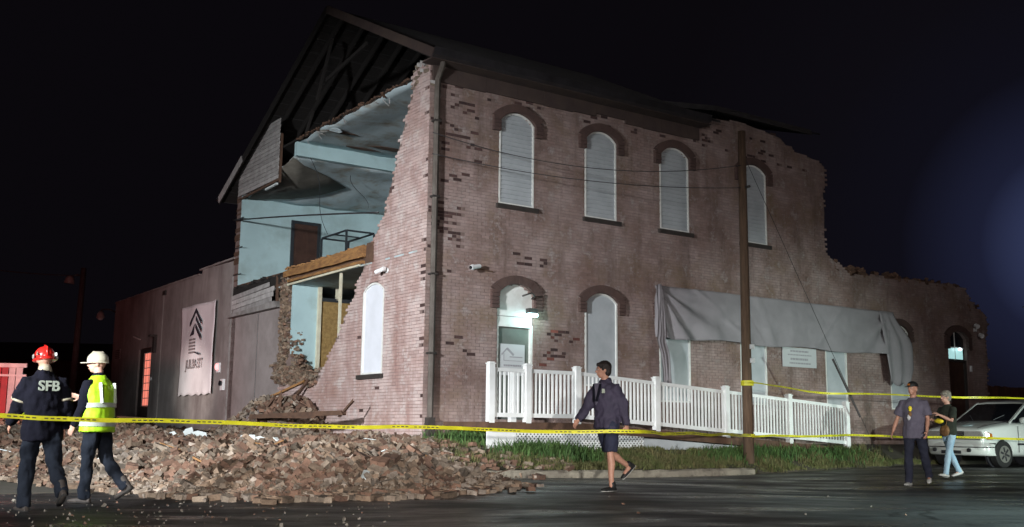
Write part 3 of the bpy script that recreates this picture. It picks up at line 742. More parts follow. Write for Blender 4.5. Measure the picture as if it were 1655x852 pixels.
# left end of the rear long wall seen edge-on, with protruding lath ends
b = MB()
for k in range(42):
    z = 4.9 + k * .063; b.box(-.02 + ru(0, .05), 10.62, z, .06, 11.0, z + .056, 0, .006)
b.obj('wall_edge', 'wood_dark', bld)
for z in (5.22, 6.0, 6.85):
    MB().bar((-.03, 10.9, z), (-.02, 10.35, z + .0), .03, .02).obj('lath_end', 'black_frame', bld)
# floor edge
bm_ = MB(); n_ = 14; up_z = []
tp_ = [(7.08 - (7.08 - 2.62) * i / n_, 4.88 + .09 * i / n_ + ru(-.012, .012)) for i in range(n_ + 1)]; lo_ = [(7.08 - (7.08 - 2.62) * i / n_, 4.73 - .04 * i / n_ + ru(-.012, .012)) for i in range(n_ + 1)]
bm_.prism(tp_ + lo_[::-1], -.11, .01, lambda a, z, d: (d, a, z)); bm_.obj('floor_beam', 'wood_raw', bld, recalc=True)
bm_ = MB(); bm_.bar((-.02, 6.9, 4.62), (-.02, 2.75, 4.60), .10, .07); bm_.obj('split_joist', 'wood_raw', bld)
b = MB()
for k in range(30):
    vv = 2.7 + k * .145; b.bar((-.10, vv, 4.93 + ru(-.02, .03)), (ru(.0, .1), vv + .1, 4.95 + ru(-.01, .06)), ru(.04, .12), ru(.02, .05))
b.obj('splintered_floorboard', 'wood_raw', bld)
b = MB(); b.bar((-.03, 6.95, 4.53), (-.03, 2.9, 4.55), .04, .05); b.obj('ceiling_trim', 'stud', bld)
b = MB(); b.box(-.02, 2.3, 4.55, .3, 2.62, 5.0, 0, .02); b.obj('beam_pocket', 'wood_dark', bld)
b = MB()
for k in range(26):
    vv = 7.1 + k * .145; b.bar((ru(-.06, .0), vv, 4.84 + ru(-.05, .06)), (ru(.0, .2), vv + ru(.05, .25), 4.83 + ru(-.08, .06)), ru(.04, .14), ru(.03, .09))
b.box(-.01, 7.1, 4.62, .3, 10.9, 4.84, 0, .01)
b.obj('floor_debris', 'roof_wood', bld)
# lower room
MB().box(.02, 6.70, .9, .72, 6.76, 4.515).obj('partition', 'blue_wall', bld)
for (x0, x1) in ((.70, .79), (1.22, 1.30), (1.90, 2.0)):
    b = MB(); b.box(x0, 6.62 if x0 < .75 else 6.66, .9 if x0 < .75 else 4.2, x1, 6.70 if x0 < .75 else 6.74, 4.515); b.obj('stud', 'stud', bld)
MB().box(.795, 6.66, 4.15, 3.4, 6.74, 4.24).obj('transom_rail', 'black_frame', bld)
MB().box(.795, 6.68, .9, 3.4, 6.72, 4.145).obj('plywood_sheet', 'osb', bld)
MB().box(-.0, 8.9, .9, 6.9, 8.95, 4.515).obj('inner_wall', 'blue_wall', bld)
b = MB(); b.bar((.05, 4.0, 2.4), (.05, 4.0, 4.5), .07, .05); b.obj('stud', 'stud', bld)
# left part of the gable: stucco skirt, ledge, hanging clapboards
MB().box(.0, 7.3, .2, .30, 10.9, 3.98).obj('stucco_wall', 'stucco', bld)
MB().prism([(7.28, 3.985), (10.92, 3.985), (10.92, 4.06), (7.5, 4.16)], -.05, .22, lambda a, z, d: (d - .12, a, z)).obj('ledge', 'ledge', bld, recalc=True)
MB().box(.30, 7.3, 3.9, .4, 10.9, 4.6).obj('void_backing', 'roof_wood', bld)
for k in range(4):
    z = 4.14 + k * .135; e0 = ru(7.75, 7.95) + (.35 if k == 3 else 0); e1 = 10.85 - (.1 if k == 0 else 0)
    MB().bar((-.05 - .004 * k, e0, z + .12 - .0 * k), (-.05 - .004 * k, e1, z + .0), .022, .125, upv=(0, 0, 1)).obj('clapboard', 'board_old', bld)
b = MB(); b.bar((-.02, 7.62, 4.0), (-.02, 7.66, 4.85), .06, .06); b.obj('broken_stud', 'wood_dark', bld)

# metal bed frame on the upper floor
t = thing('metal_bed_frame', 'black metal bed frame standing in the torn open upstairs room', 'bed frame', W(1.03, 5.75, 4.93), BANG)
hw, hl, hh = .38, .72, .80
for (sx, sy) in ((-1, -1), (1, -1), (1, 1), (-1, 1)): MB().box(sx * hw - .022, sy * hl - .022, 0, sx * hw + .022, sy * hl + .022, hh).obj('leg', 'black_frame', t)
for s in (-1, 1):
    MB().box(-hw, s * hl - .018, hh, hw, s * hl + .018, hh + .04).obj('rail', 'black_frame', t); MB().box(s * hw - .018, -hl + .019, hh, s * hw + .018, hl - .019, hh + .04).obj('rail', 'black_frame', t)
MB().box(-hw, -.015, hh, hw, .015, hh + .03).obj('slat', 'black_frame', t)

# ------------------------------------------------------------------ annex (low building at the left)
ax = thing('annex_building', 'low dark rendered annex with stepped parapet and barred door at the left', 'building', W(0, 17.3, 0), BANG)
A = MB(); ap = [(-6.38, .3), (6.45, .3), (6.42, 5.58), (3.0, 5.60), (1.4, 5.62), (-3.55, 5.60), (-3.6, 5.74), (-5.0, 5.70), (-6.38, 5.66)]
A.prism(ap, .0, .35, lambda a, z, d: (d, a, z)); wall = A.obj('wall', 'annex_wall', ax, recalc=True)
cut = MB().box(-.5, 1.35, 1.2, .5, 2.85, 3.62).obj('cut', 'annex_wall', ax); boolean(wall, cut)
b = MB(); b.box(-.001, 6.1, .3, 12, 6.44, 5.5); b.obj('wall', 'annex_wall', ax)
MB().box(.3, -6.3, 5.3, 12, 6.3, 5.4).obj('roof', 'roof_shingle', ax)
b = MB(); b.box(-.05, -6.36, .3, -.002, -6.22, 5.2); b.obj('corner_strip', 'ledge', ax)
b = MB(); b.box(-.035, .2, .3, -.002, .36, 5.45); b.obj('pilaster', 'annex_wall', ax)
b = MB(); b.box(-.05, -.0, 5.3, .02, .3, 5.45); b.obj('scupper', 'dark_metal', ax)
b = MB(); x = -6.35
while x < 6.3: b.box(-.03, x, 5.585 + (.14 if x < -3.7 else 0), .38, min(x + .6, 6.45) - .01, 5.64 + (.14 if x < -3.7 else 0), 0, .008); x += .6
b.obj('coping_stone', 'annex_wall', ax)
dd = MB().box(.06, 1.36, 1.25, .10, 2.84, 3.60).obj('door', 'dark_metal', ax)
MB().box(.03, 1.46, 1.6, .055, 2.12, 3.42).obj('pane', 'glass_red_reflection', dd)
f = MB()
for k in range(8): f.box(.0, 1.44, 1.6 + k * .26, .028, 2.14, 1.625 + k * .26)
for y in (1.44, 1.78, 2.12): f.box(-.006, y - .012, 1.6, -.001, y + .012, 3.43)
f.obj('door_grille', 'white_boards', dd)
MB().tube([(-.03, 2.0 - .85, 2.52), (.02, 2.0 - .85, 2.52)], .06, 12).obj('door_bell_box', 'cam_white', ax)
w = MB().box(-.012, 5.3, 3.40, .01, 5.95, 3.78).obj('vent', 'ledge', ax)
b = MB()
for k in range(5): b.box(-.03, 5.32, 3.43 + k * .07, -.013, 5.93, 3.46 + k * .07)
b.obj('vent_slat', 'dark_metal', w)
MB().bar((-.05, 2.6, 3.95), (-.1, 3.3, 4.1), .04, .04).obj('bracket', 'white_boards', ax)
b = MB(); b.box(-.1, .75, 3.4, 0, .95, 4.0); b.box(-.25, .75, 3.92, -.1, .95, 4.0); b.obj('bracket', 'dark_metal', ax)
def walllamp(loc, label, s=1.0, arm=.45, side=1):
    t = thing('wall_lamp', label, 'lamp', loc, BANG)
    b = MB(); b.tube([(0, 0, 0), (-arm * .5, .0, .10), (-arm, .25 * side, .10), (-arm, .4 * side, .02)], .025, 8); b.obj('arm', 'dark_metal', t, smooth=True)
    b = MB(); b.tube([(-arm, .4 * side, .06), (-arm, .4 * side, -.06), (-arm, .4 * side, -.22)], [.05, .13 * s, .16 * s], 14); b.obj('lamp_shade', 'ledge', t, smooth=True)
    b = MB(); b.ball((-arm, .4 * side, -.22), (.11 * s, .11 * s, .09 * s), 12); b.obj('bulb', 'panel_white', t, smooth=True)
    return t
walllamp(W(0, 23.7, 5.25), 'unlit bell shaped lamp on a curved arm at the far corner of the annex')
# annex banner
bt = thing('hanging_banner', 'tall white banner printed with stacked roof chevrons hanging on the annex wall', 'banner', W(-.06, 13.7, 3.2), BANG)
def bx_(a, z): 
    t = (a + 1.6) / 3.2; s = (z + 1.35) / 2.8
    return Vector((-.02 - .03 * math.sin(a * 3 + z) - .02 * noise.noise((a * 2, z * 2, 0)), a * (1 - .03 * (1 - s)) + (.0), z))
b = MB(); N = 28
for i in range(N + 1):
    for j in range(N + 1):
        a = -1.62 + 3.22 * i / N; zt = 1.43 + .03 * i / N; zb = -1.33 + .025 * math.sin(i * 1.1)
        b.v.append(tuple(bx_(a, zb + (zt - zb) * j / N)))
for i in range(N):
    for j in range(N): b.f.append((i * (N + 1) + j, (i + 1) * (N + 1) + j, (i + 1) * (N + 1) + j + 1, i * (N + 1) + j + 1)); b.m.append(0)
o = b.obj('sheet', 'banner', bt, smooth=True); s = o.modifiers.new('s', 'SOLIDIFY'); s.thickness = .006
def band(p, q, h, m, nm, drop=0):   # slanted printed bar in the banner plane
    b = MB(); b.face([(-.075, p[0], p[1]), (-.075, q[0], q[1]), (-.075, q[0], q[1] - h), (-.075, p[0], p[1] - h)]); return b.obj(nm, m, bt)
for k in range(4):
    zz = 1.33 - k * .235
    if k < 3: band((.02, zz), (-.52, zz - .42), .14, 'ink', 'print')
    if k < 1: band((.02, zz), (.56, zz - .42), .14, 'ink', 'print')
b = MB(); b.face([(-.075, .08, .86), (-.075, .50, .48), (-.075, .12, .52)]); b.obj('print', 'ink', bt)
for k in range(5):
    for j in range(3): MB().face([(-.075, .52 - j * .17, .42 - k * .105), (-.075, .40 - j * .17, .42 - k * .105), (-.075, .40 - j * .17, .35 - k * .105), (-.075, .52 - j * .17, .35 - k * .105)]) if 0 else None
b = MB()
for k in range(5):
    for j in range(4):
        y = .54 - j * .15; z = .40 - k * .10
        b.face([(-.075, y, z), (-.075, y - .11, z), (-.075, y - .11, z - .06), (-.075, y, z - .06)])
tag(b.obj('print', 'ink_grey', bt), kind='stuff')
band((-.10, -.02), (-.50, -.10), .05, 'ink', 'print')
ML = Matrix(((0, 0, -1, -.078), (-1, 0, 0, 0), (0, 1, 0, -.40), (0, 0, 0, 1)))
text_mesh('JULIA ST', .40, 'lettering', 'ink_grey', bt, ML, .001)
MB().box(-.11, -2.55, -.75, .03, -2.3, -.45)
mt = thing('wall_alarm', 'small glowing red alarm beacon on the wall beside the banner', 'alarm', W(-.02, 11.75, 2.62), BANG)
b = MB(); b.box(-.04, -.09, -.14, .02, .09, .14); b.obj('base', 'cam_white', mt); b = MB(); b.ball((-.07, 0, .02), (.05, .06, .1), 12); b.obj('lens', 'lamp_red', mt, smooth=True)
mt = thing('electric_meter', 'grey round electric meter low on the annex wall near the corner pipe', 'meter', W(-.02, 11.25, 2.15), BANG)
b = MB(); b.box(-.08, -.1, -.2, .02, .1, .12); b.obj('box', 'cam_white', mt); b = MB(); b.tube([(-.08, 0, 0), (-.14, 0, 0)], .075, 14); b.obj('dial', 'glass_dark', mt)

# ------------------------------------------------------------------ wheelchair ramp with its railing
rp_ = thing('wheelchair_ramp', 'long entrance ramp with white picket railing sloping along the brick wall', 'ramp', W(.45, -1.7, 0), BANG)
def dz(u): return 1.12 if u < 2.6 else 1.12 - (u - 2.6) * (.50 / 8.4)
RT = [(.45, 1.30), (1.32, 2.55), (2.55, 4.68), (4.68, 6.76), (6.76, 8.84), (8.84, 10.93)]
posts = [.48, 1.33, 2.55, 4.68, 6.76, 8.84, 10.92]
b = MB(); U = [.40, 2.6, 11.2]
for u0, u1 in zip(U, U[1:]):
    k = len(b.v)
    for x in (u0, u1):
        for (y, h) in ((-.06, 0), (1.55, 0), (1.55, -.16), (-.06, -.16)): b.v.append((x - .45, y, dz(x) - .05 + h))
    b.f += [(k, k + 4, k + 5, k + 1), (k + 1, k + 5, k + 6, k + 2), (k + 2, k + 6, k + 7, k + 3), (k + 3, k + 7, k + 4, k), (k, k + 1, k + 2, k + 3), (k + 4, k + 7, k + 6, k + 5)]; b.m += [0] * 6
b.obj('deck', 'wood_dark', rp_, recalc=True)
pm = MB().box(-.062, -.062, -.07, .062, .062, 1.03).box(-.075, -.075, 1.031, .075, .075, 1.05).box(-.05, -.05, 1.051, .05, .05, 1.072).mesh('post', ['vinyl'])
for u in posts: inst('post', pm, rp_, Matrix.Translation((u - .45, 0, dz(u))))
for u in (1.75,): inst('post', pm, rp_, Matrix.Translation((u - .45, 1.1, dz(u) - .05)))
for (u0, u1) in zip(posts, posts[1:]):
    for (h, t) in ((.93, .07), (.08, .08)):
        MB().bar((u0 + .056 - .45, 0, dz(u0) + h), (u1 - .056 - .45, 0, dz(u1) + h), .045, t).obj('rail', 'vinyl', rp_)
bmesh_ = MB().box(-.017, -.017, .0, .017, .017, .80).mesh('baluster', ['vinyl'])
for (u0, u1) in zip(posts, posts[1:]):
    n = max(3, int((u1 - u0 - .11) / .099))
    for i in range(n):
        u = u0 + .055 + (u1 - u0 - .11) * (i + .5) / n
        inst('baluster', bmesh_, rp_, Matrix.Translation((u - .45, 0, dz(u) + .115)))
# skirting: solid panel, lattice, solid panel
b = MB(); b.box(-.02, .02, .5, .65, .05, .90); b.obj('skirt_panel', 'vinyl', rp_)
b = MB(); b.prism([(3.9, .35), (9.3, .35), (9.3, dz(9.75) - .23), (3.9, dz(4.35) - .23)], .03, .06, lambda a, z, d: (a, d, z)); b.obj('skirt_panel', 'panel_white', rp_, recalc=True)
b = MB(); x0, x1, z0, z1 = .66, 3.89, .42, .89
for s in (1, -1):
    c = -1.0
    while c < 5:
        # line x = c + s*(z - z0)
        pts = []
        za, zb = z0, z1
        xa, xb = c, c + s * (z1 - z0)
        if max(xa, xb) > x0 and min(xa, xb) < x1:
            def at(t): return (xa + (xb - xa) * t, z0 + (z1 - z0) * t)
            ts = [t for t in (0, 1) if x0 <= at(t)[0] <= x1] + [(q - xa) / (xb - xa) for q in (x0, x1) if 0 < (q - xa) / (xb - xa) < 1]
            if len(ts) >= 2:
                p, q = at(min(ts)), at(max(ts)); y = .03 if s > 0 else .037
                b.bar((p[0], y, p[1]), (q[0], y, q[1]), .006, .028, upv=(0, 1, 0) if 0 else (0, 0, 1))
        c += .085
tag(b.obj('lattice', 'vinyl', rp_), kind='stuff')
MB().box(.66, .5, .3, 3.9, .52, .85).obj('lattice_backing', 'dark_metal', rp_)

# ------------------------------------------------------------------ tarp over the lower windows
tp = MB(); NU, NT = 150, 26
for i in range(NU + 1):
    s = i / NU; u = 6.12 + 8.95 * s
    L = 1.22 + .03 * math.sin(s * 19)
    for j in range(NT + 1):
        t = j / NT; z = 4.31 - L * t; uu = u
        fold = .02 * math.sin(s * 60 + t * 2) * t * (.3 + .7 * abs(math.sin(s * 5))) 
        # diagonal drapes radiating from the two tied corners
        d1 = math.atan2(t * L, (u - 6.12) + .02); fold += .09 * math.sin(d1 * 15) * math.exp(-((u - 6.12) / 2.4) ** 2) * min(1, t * 4)
        d2 = math.atan2(t * L, (15.07 - u) + .02); fold += .07 * math.sin(d2 * 11 + 1) * math.exp(-((15.07 - u) / 1.3) ** 2) * min(1, t * 4)
        fold += .05 * noise.noise((u * .8, z * 1.2, 4)) + .035 * math.exp(-((u - 7.4 - t * 1.9) / .10) ** 2) + .03 * math.exp(-((u - 12.9 + t * 1.2) / .12) ** 2) + .03 * math.exp(-((u - 9.6 - t * .5) / .14) ** 2) + .02 * noise.noise((u * 3.1, z * 4, 8)) + .012 * noise.noise((u * 8, z * 7, 2))
        tp.v.append((uu - 10.6, -.16 - fold - .06 * t, z - 4.31))
for i in range(NU):
    for j in range(NT): tp.f.append((i * (NT + 1) + j, (i + 1) * (NT + 1) + j, (i + 1) * (NT + 1) + j + 1, i * (NT + 1) + j + 1)); tp.m.append(0)
def strip(cols, n, m=16):   # gathered hanging flap: cols(t) -> list of (u, d, z)
    k0 = len(tp.v)
    for j in range(m + 1):
        for (u, d, z) in cols(j / m): tp.v.append((u - 10.6, -d, z - 4.31))
    for j in range(m):
        for i in range(n - 1): tp.f.append((k0 + j * n + i, k0 + j * n + i + 1, k0 + (j + 1) * n + i + 1, k0 + (j + 1) * n + i)); tp.m.append(0)
def leftflap(t):
    z = 4.31 - 2.35 * t; w = .08 + .20 * min(1, t * 1.6) * (1 - .45 * sst(t, .6, 1)); off = .16 * sst(t, .45, 1.0) - .06 * math.exp(-((t - .58) / .07) ** 2)
    return [(6.10 + off + w * i / 11, .26 + .07 * math.sin(i * 1.5 + t * 3) + .03 * t, z + .12 * math.sin(i * .9) * t * t) for i in range(12)]
strip(leftflap, 12)
def rightflap(t):
    z = 4.31 - 2.0 * t; l = 14.45 + .30 * t; r = 15.10 + .80 * sst(t, 0, .5) - .15 * sst(t, .8, 1)
    return [(l + (r - l) * i / 13, .22 + .05 * t + .05 * math.sin(i * 1.15 + t * 1.5) * min(1, t * 3), z + .07 * math.sin(i * 1.1) * t + .10 * (i / 13) * (1 - t) * 0) for i in range(14)]
strip(rightflap, 14)
o = tp.obj('wall_tarp', 'tarp', smooth=True, loc=W(10.6, 0, 4.31), rz=BANG); tag(o, 'long grey-white tarpaulin sagging across the lower windows of the brick wall', 'tarp')
sd = o.modifiers.new('s', 'SOLIDIFY'); sd.thickness = .006

# ------------------------------------------------------------------ signs, cameras, lamps on the long wall
sg = thing('wall_sign', 'pale rectangular notice with four lines hung on the bricks below the tarpaulin', 'sign', W(11.27, -.03, 2.86), BANG)
MB().box(-.66, -.02, -.25, .66, .0, .25).obj('board', 'sign_white', sg)
b = MB(); random.seed(5)
for (z, h, x0, x1) in ((.16, .045, -.36, .34), (.065, .03, -.46, .46), (-.045, .055, -.36, .32), (-.15, .04, -.40, .42)):
    x = x0
    while x < x1: w_ = ru(.035, .11); b.box(x, -.024, z - h / 2, min(x + w_, x1), -.0202, z + h / 2); x += w_ + .018
tag(b.obj('lettering', 'sign_grey', sg), kind='stuff')
sg = thing('door_sign', 'white notice with a house roof logo fixed to the entrance door', 'sign', W(2.20, .10, 2.42), BANG)
MB().box(-.30, -.02, -.36, .34, -.0, .30).obj('board', 'sign_white', sg)
b = MB()
def ln(p, q, w): b.bar((p[0], -.023, p[1]), (q[0], -.023, q[1]), .004, w)
ln((-.26, .07), (-.12, .21), .03); ln((-.12, .21), (.05, .07), .045); ln((-.20, .10), (-.20, -.05), .012); ln((-.20, -.05), (-.06, -.05), .012); ln((-.06, -.05), (.28, -.05), .01); ln((-.05, .03), (.28, .03), .02)
for (z, x0, x1, h) in ((-.15, -.20, .24, .035), (-.22, -.12, .16, .018), (-.28, -.16, .20, .018)):
    x = x0
    while x < x1: w_ = ru(.02, .06); b.box(x, -.025, z - h / 2, min(x + w_, x1), -.0205, z + h / 2); x += w_ + .012
tag(b.obj('print', 'sign_grey', sg), kind='stuff')
def camera_thing(loc, yaw, label):
    t = thing('security_camera', label, 'security camera', loc, yaw)
    MB().tube([(0, 0, 0), (0, -.03, 0)], .06, 14).obj('mount', 'cam_white', t, smooth=True)
    MB().tube([(0, -.02, 0), (0, -.12, -.02), (-.02, -.16, .0)], .018, 8).obj('arm', 'cam_white', t, smooth=True)
    MB().tube([(.10, -.13, .02), (-.16, -.20, -.04)], .045, 12).obj('housing', 'cam_white', t)
    MB().tube([(-.161, -.2, -.0402), (-.175, -.204, -.043)], .036, 12).obj('lens', 'glass_dark', t)
    return t
camera_thing(W(1.12, 0, 4.26), BANG, 'white bullet camera on the long wall between the corner pipe and the door')
camera_thing(W(0, 1.62, 4.28), BANG - PI / 2, 'white bullet camera on the gable wall above its white window')
MB().bar((1.2, -.03, 4.24), (1.62, -.03, 4.20), .02, .02)
tag(MB().bar((0, 0, 0), (.42, 0, -.03), .02, .025).obj('camera_shadow', 'wood_dark', loc=W(1.2, -.03, 4.24), rz=BANG), 'brown bar standing for the shadow of the wall camera on the bricks', 'camera_shadow')  # dark bar modelled where the camera's shadow falls on the wall
dl = thing('door_lamp', 'lit white lamp on a curved arm at the right of the entrance transom', 'lamp', W(2.66, 0, 3.44), BANG)
MB().tube([(0, 0, .28), (-.04, -.16, .32), (-.22, -.30, .36), (-.45, -.28, .28)], .018, 8).obj('arm', 'dark_metal', dl, smooth=True)
MB().box(-.20, -.20, -.06, .02, -.06, .05).obj('housing', 'dark_metal', dl)
MB().box(-.23, -.24, -.13, .0, -.10, -.061).obj('lens', 'lamp_glow', dl, bevel=.02)
lamp('door_lamp_light', tuple(W(2.62, -.32, 3.22)), tuple(W(2.3, 0, 2)), 9, (.55, 1.0, .96), .06)
fl = thing('far_door_lamp', 'glowing lamp in the dark transom window at the far end of the wall', 'lamp', W(18.5, 0, 3.5), BANG)
MB().ball((.1, -.02, -.04), (.10, .04, .05), 12).obj('bulb', 'lamp_white', fl, smooth=True); MB().box(-.40, .088, -.33, .40, .0955, .02).obj('lit_pane', 'glass_lit', fl)
fx = thing('twin_spotlight', 'small unlit white twin spotlight high beside the far door', 'lamp', W(19.45, -.02, 4.05), BANG)
MB().box(-.05, -.04, .0, .05, .02, .1).obj('base', 'cam_white', fx)
for (x, z) in ((-.05, .18), (.16, -.10)): MB().tube([(x, -.06, z), (x - .03, -.16, z - .05)], .07, 12).obj('lamp_head', 'cam_white', fx)
jb = MB(); jb.box(-.03, -.05, -.09, .03, .0, .09); tag(jb.obj('door_contact', 'cam_white', loc=W(19.12, 0, 2.9), rz=BANG), 'small white box on the jamb of the far dark door', 'box')

# ------------------------------------------------------------------ poles and cables
pz = ground_z(*W(6.70, -2.4).xy)
up_ = thing('utility_pole', 'brown wooden utility pole on the grass in front of the white railing', 'utility pole', W(6.70, -2.4, pz - .05), BANG)
MB().tube([(0, 0, 0), (-.01, 0, 2), (.0, 0, 4), (.01, 0, 7.35)], [.118, .106, .098, .085], 16).obj('pole', 'pole_wood', up_, smooth=True)
MB().tube([(.0, .0, 6.05), (.02, -.2, 6.05)], .03, 8).obj('insulator', 'dark_metal', up_, smooth=True)
for z in (2.15, 2.45): MB().box(-.02, -.155, z, .09, -.11, z + .1).obj('pole_tag', 'cam_white', up_)
pf = thing('lamp_pole', 'slim grey street lamp pole beyond the rubble left of the annex', 'street lamp', (-16.6, 40, 1.0))
MB().tube([(0, 0, 0), (.12, 0, 5.9)], [.14, .10], 12).obj('pole', 'pole_far', pf, smooth=True)
MB().tube([(.12, 0, 5.55), (-.1, 0, 5.65), (-.38, 0, 5.55)], .03, 8).obj('arm', 'pole_far', pf, smooth=True)
MB().tube([(-.38, 0, 5.62), (-.38, 0, 5.5), (-.40, 0, 5.3)], [.06, .16, .2], 12).obj('lamp_shade', 'ledge', pf, smooth=True)
def cable(p, q, sag, label, r=.0085, m='cable', name='overhead_cable', n=30):
    p = Vector(p); q = Vector(q); b = MB(); pts = []
    for i in range(n + 1):
        t = i / n; x = p.lerp(q, t) - p; x.z -= sag * 4 * t * (1 - t); pts.append(x)
    b.tube(pts, r, 6); return tag(b.obj(name, m, loc=p, smooth=True), label, 'cable')
PT = W(6.68, -2.45, 6.82)
cable(PT, W(.02, -.12, 6.95), .42, 'upper thin cable sagging from the pole across the high windows')
cable(W(6.68, -2.45, 6.30), W(.02, -.12, 6.5), .22, 'lower thin cable running from the pole across the high windows')
cable(W(-.12, 1.9, 5.58), W(-.12, 10.95, 6.84), -.03, 'dark cable strung across the open upstairs room', .022)
cable(W(6.68, -2.4, 7.2), W(11.6, -2.0, .55), 0, 'taut guy wire from the pole down to the grass', .006, 'cable', 'guy_wire')
MB_ = MB(); g0 = W(9.95, -2.13, 2.66); g1 = W(11.0, -2.05, 1.32); MB_.tube([(0, 0, 0), tuple(g1 - g0)], .026, 8); tag(MB_.obj('guy_guard', 'pole_far', loc=g0), 'grey sleeve over the lower end of the guy wire', 'guy guard')
cable(W(20.5, -1, 4.8), W(34, -3, 5.6), .3, 'pale cable against the sky beyond the far corner', .02, 'ledge')
cable((-.02 - 26, 38, 8.0), (-16.5, 40, 6.6), .4, 'faint cable running left from the street lamp pole', .02)

# ------------------------------------------------------------------ caution tape
def ribbon(name, pts, label, w=.047, tw=.35, seed=0):
    # pts world polyline, smoothed; vertical ribbon with slow twist
    P = [Vector(p) for p in pts]; Q = []
    for a, b_ in zip(P, P[1:]):
        n = max(2, int((b_ - a).length / .06))
        for i in range(n): Q.append(a.lerp(b_, i / n))
    Q.append(P[-1])
    for _ in range(25): Q = [Q[0]] + [(Q[i - 1] + Q[i] * 2 + Q[i + 1]) / 4 for i in range(1, len(Q) - 1)] + [Q[-1]]
    b = MB(); L = 0; o0 = Q[0]
    for i, p in enumerate(Q):
        if i: L += (p - Q[i - 1]).length
        d = (Q[min(i + 1, len(Q) - 1)] - Q[max(i - 1, 0)]).normalized(); s = d.cross(Vector((0, 0, 1))).normalized(); u_ = s.cross(d)
        a = tw * math.sin(L * .9 + seed) + .45 * noise.noise((L * .7, seed, 0)); ax_ = u_ * math.cos(a) + s * math.sin(a)
        p = p + Vector((0, 0, .012 * math.sin(L * 2.1) + .01 * noise.noise((L * 2, 1, seed))))
        b.v += [tuple(p + ax_ * w / 2 - o0), tuple(p - ax_ * w / 2 - o0)]
    for i in range(len(Q) - 1): b.f.append((2 * i, 2 * i + 1, 2 * i + 3, 2 * i + 2)); b.m.append(0)
    t = thing(name, label, 'caution tape', o0)
    b.obj('ribbon', 'tape', t, smooth=True)
    # black printed marks: short blocks in word-like groups, on the side facing the street
    m = MB(); L = 0; random.seed(seed + 3); i = 8
    while i < len(Q) - 30:
        for wd in range(random.choice((2, 3))):
            for k in range(random.randint(4, 7)):
                if i >= len(Q) - 3: break
                a0, a1 = Vector(b.v[2 * i]), Vector(b.v[2 * i + 1]); c0, c1 = Vector(b.v[2 * i + 2]), Vector(b.v[2 * i + 3])
                nrm = (c0 - a0).cross(a1 - a0).normalized() * .002
                if nrm.y > 0: nrm = -nrm
                f0, f1 = .38, .62; c0 = a0.lerp(c0, .62); c1 = a1.lerp(c1, .62)
                m.face([a0.lerp(a1, f0) + nrm, a0.lerp(a1, f1) + nrm, c0.lerp(c1, f1) + nrm, c0.lerp(c1, f0) + nrm]); i += 1
            i += 1
        i += random.randint(5, 9)
    tag(m.obj('lettering', 'ink', t), kind='stuff')
    return t
ribbon('caution_tape', [(-6.6, 9.9, 1.06), (-5.5, 10.5, 1.02), (-3.6, 12.0, .965), (.3, 14.25, .915), (1.75, 14.35, .905), W(6.60, -2.56, .86)], 'yellow tape stretched waist high in front of the rubble and walkers', seed=1)
ribbon('caution_tape', [W(6.63, -2.56, 1.98), W(9.0, -2.5, 1.83), W(14.5, -6.0, 1.72), W(19.0, -8, 1.6)], 'yellow tape running right from the pole at shoulder height past the car', seed=4, tw=.9)
ribbon('caution_tape', [W(6.63, -2.56, .84), W(11.0, -2.1, .88), W(12.4, -5.2, .84), W(13.0, -7, .86)], 'yellow tape running right from the pole at knee height behind the man', seed=7)
b = MB()
for z in (.86, 1.95, 2.0): b.tube([(0, 0, z - .9), (0, 0, z - .9 + .06)], .14, 14, cap=False)
tag(b.obj('tape_wrap', 'tape', loc=W(6.70, -2.4, .87)), 'yellow tape wound around the wooden utility pole', 'tape')

# ------------------------------------------------------------------ rubble heap
random.seed(21)
b = MB(); nx, ny = 120, 90; X0, X1, Y0, Y1 = -15.0, 1.2, 12.4, 36.0
for i in range(nx + 1):
    for j in range(ny + 1):
        x = X0 + (X1 - X0) * i / nx; y = Y0 + (Y1 - Y0) * j / ny; s = rub_s(x, y)
        b.v.append((x, y, surf_z(x, y) + (.02 if s > .12 else -.25)))
for i in range(nx):
    for j in range(ny): b.f.append((i * (ny + 1) + j, (i + 1) * (ny + 1) + j, (i + 1) * (ny + 1) + j + 1, i * (ny + 1) + j + 1)); b.m.append(0)
tag(b.obj('rubble_bed', 'rubble_dust', smooth=True), 'crushed mortar dust and earth under the fallen bricks', kind='stuff')
def chunk_mesh(k):
    b = MB(); random.seed(400 + k)
    for i in range(random.choice((2, 3))):
        for j in range(random.choice((2, 2, 3))):
            for l in range(2):
                if rnd() < .18: continue
                M = Matrix.Translation((i * .215 - .2 + (.1 if j % 2 else 0) + ru(-.01, .01), l * .105 - .05, j * .074 - .07)) @ Euler((ru(-.06, .06),) * 3).to_matrix().to_4x4()
                b.box(-.1, -.048, -.034, .1 - ru(0, .05), .048, .034, random.choice((0, 1)), .008, M)
    b.box(-.22, -.07, -.09, .12, .07, .06, 2, .03)
    return b.mesh('masonry_chunk', ['rubble_a', 'rubble_b', 'rubble_c'])
CH = [chunk_mesh(k) for k in range(6)]
random.seed(31)
for k in range(34):
    x, y = ru(-7.5, -.8), ru(13.8, 19.5); s_ = rub_s(x, y)
    if s_ < .5: continue
    o = bpy.data.objects.new('masonry_chunk', CH[k % 6]); C.objects.link(o); o.location = (x, y, surf_z(x, y) + .13); o.rotation_euler = (ru(-.6, .6), ru(-.6, .6), ru(0, 6.3)); tag(o, 'lump of several bricks still mortared together lying in the rubble heap', 'masonry', 'mortared lumps in the rubble')
random.seed(22)
VAR = []
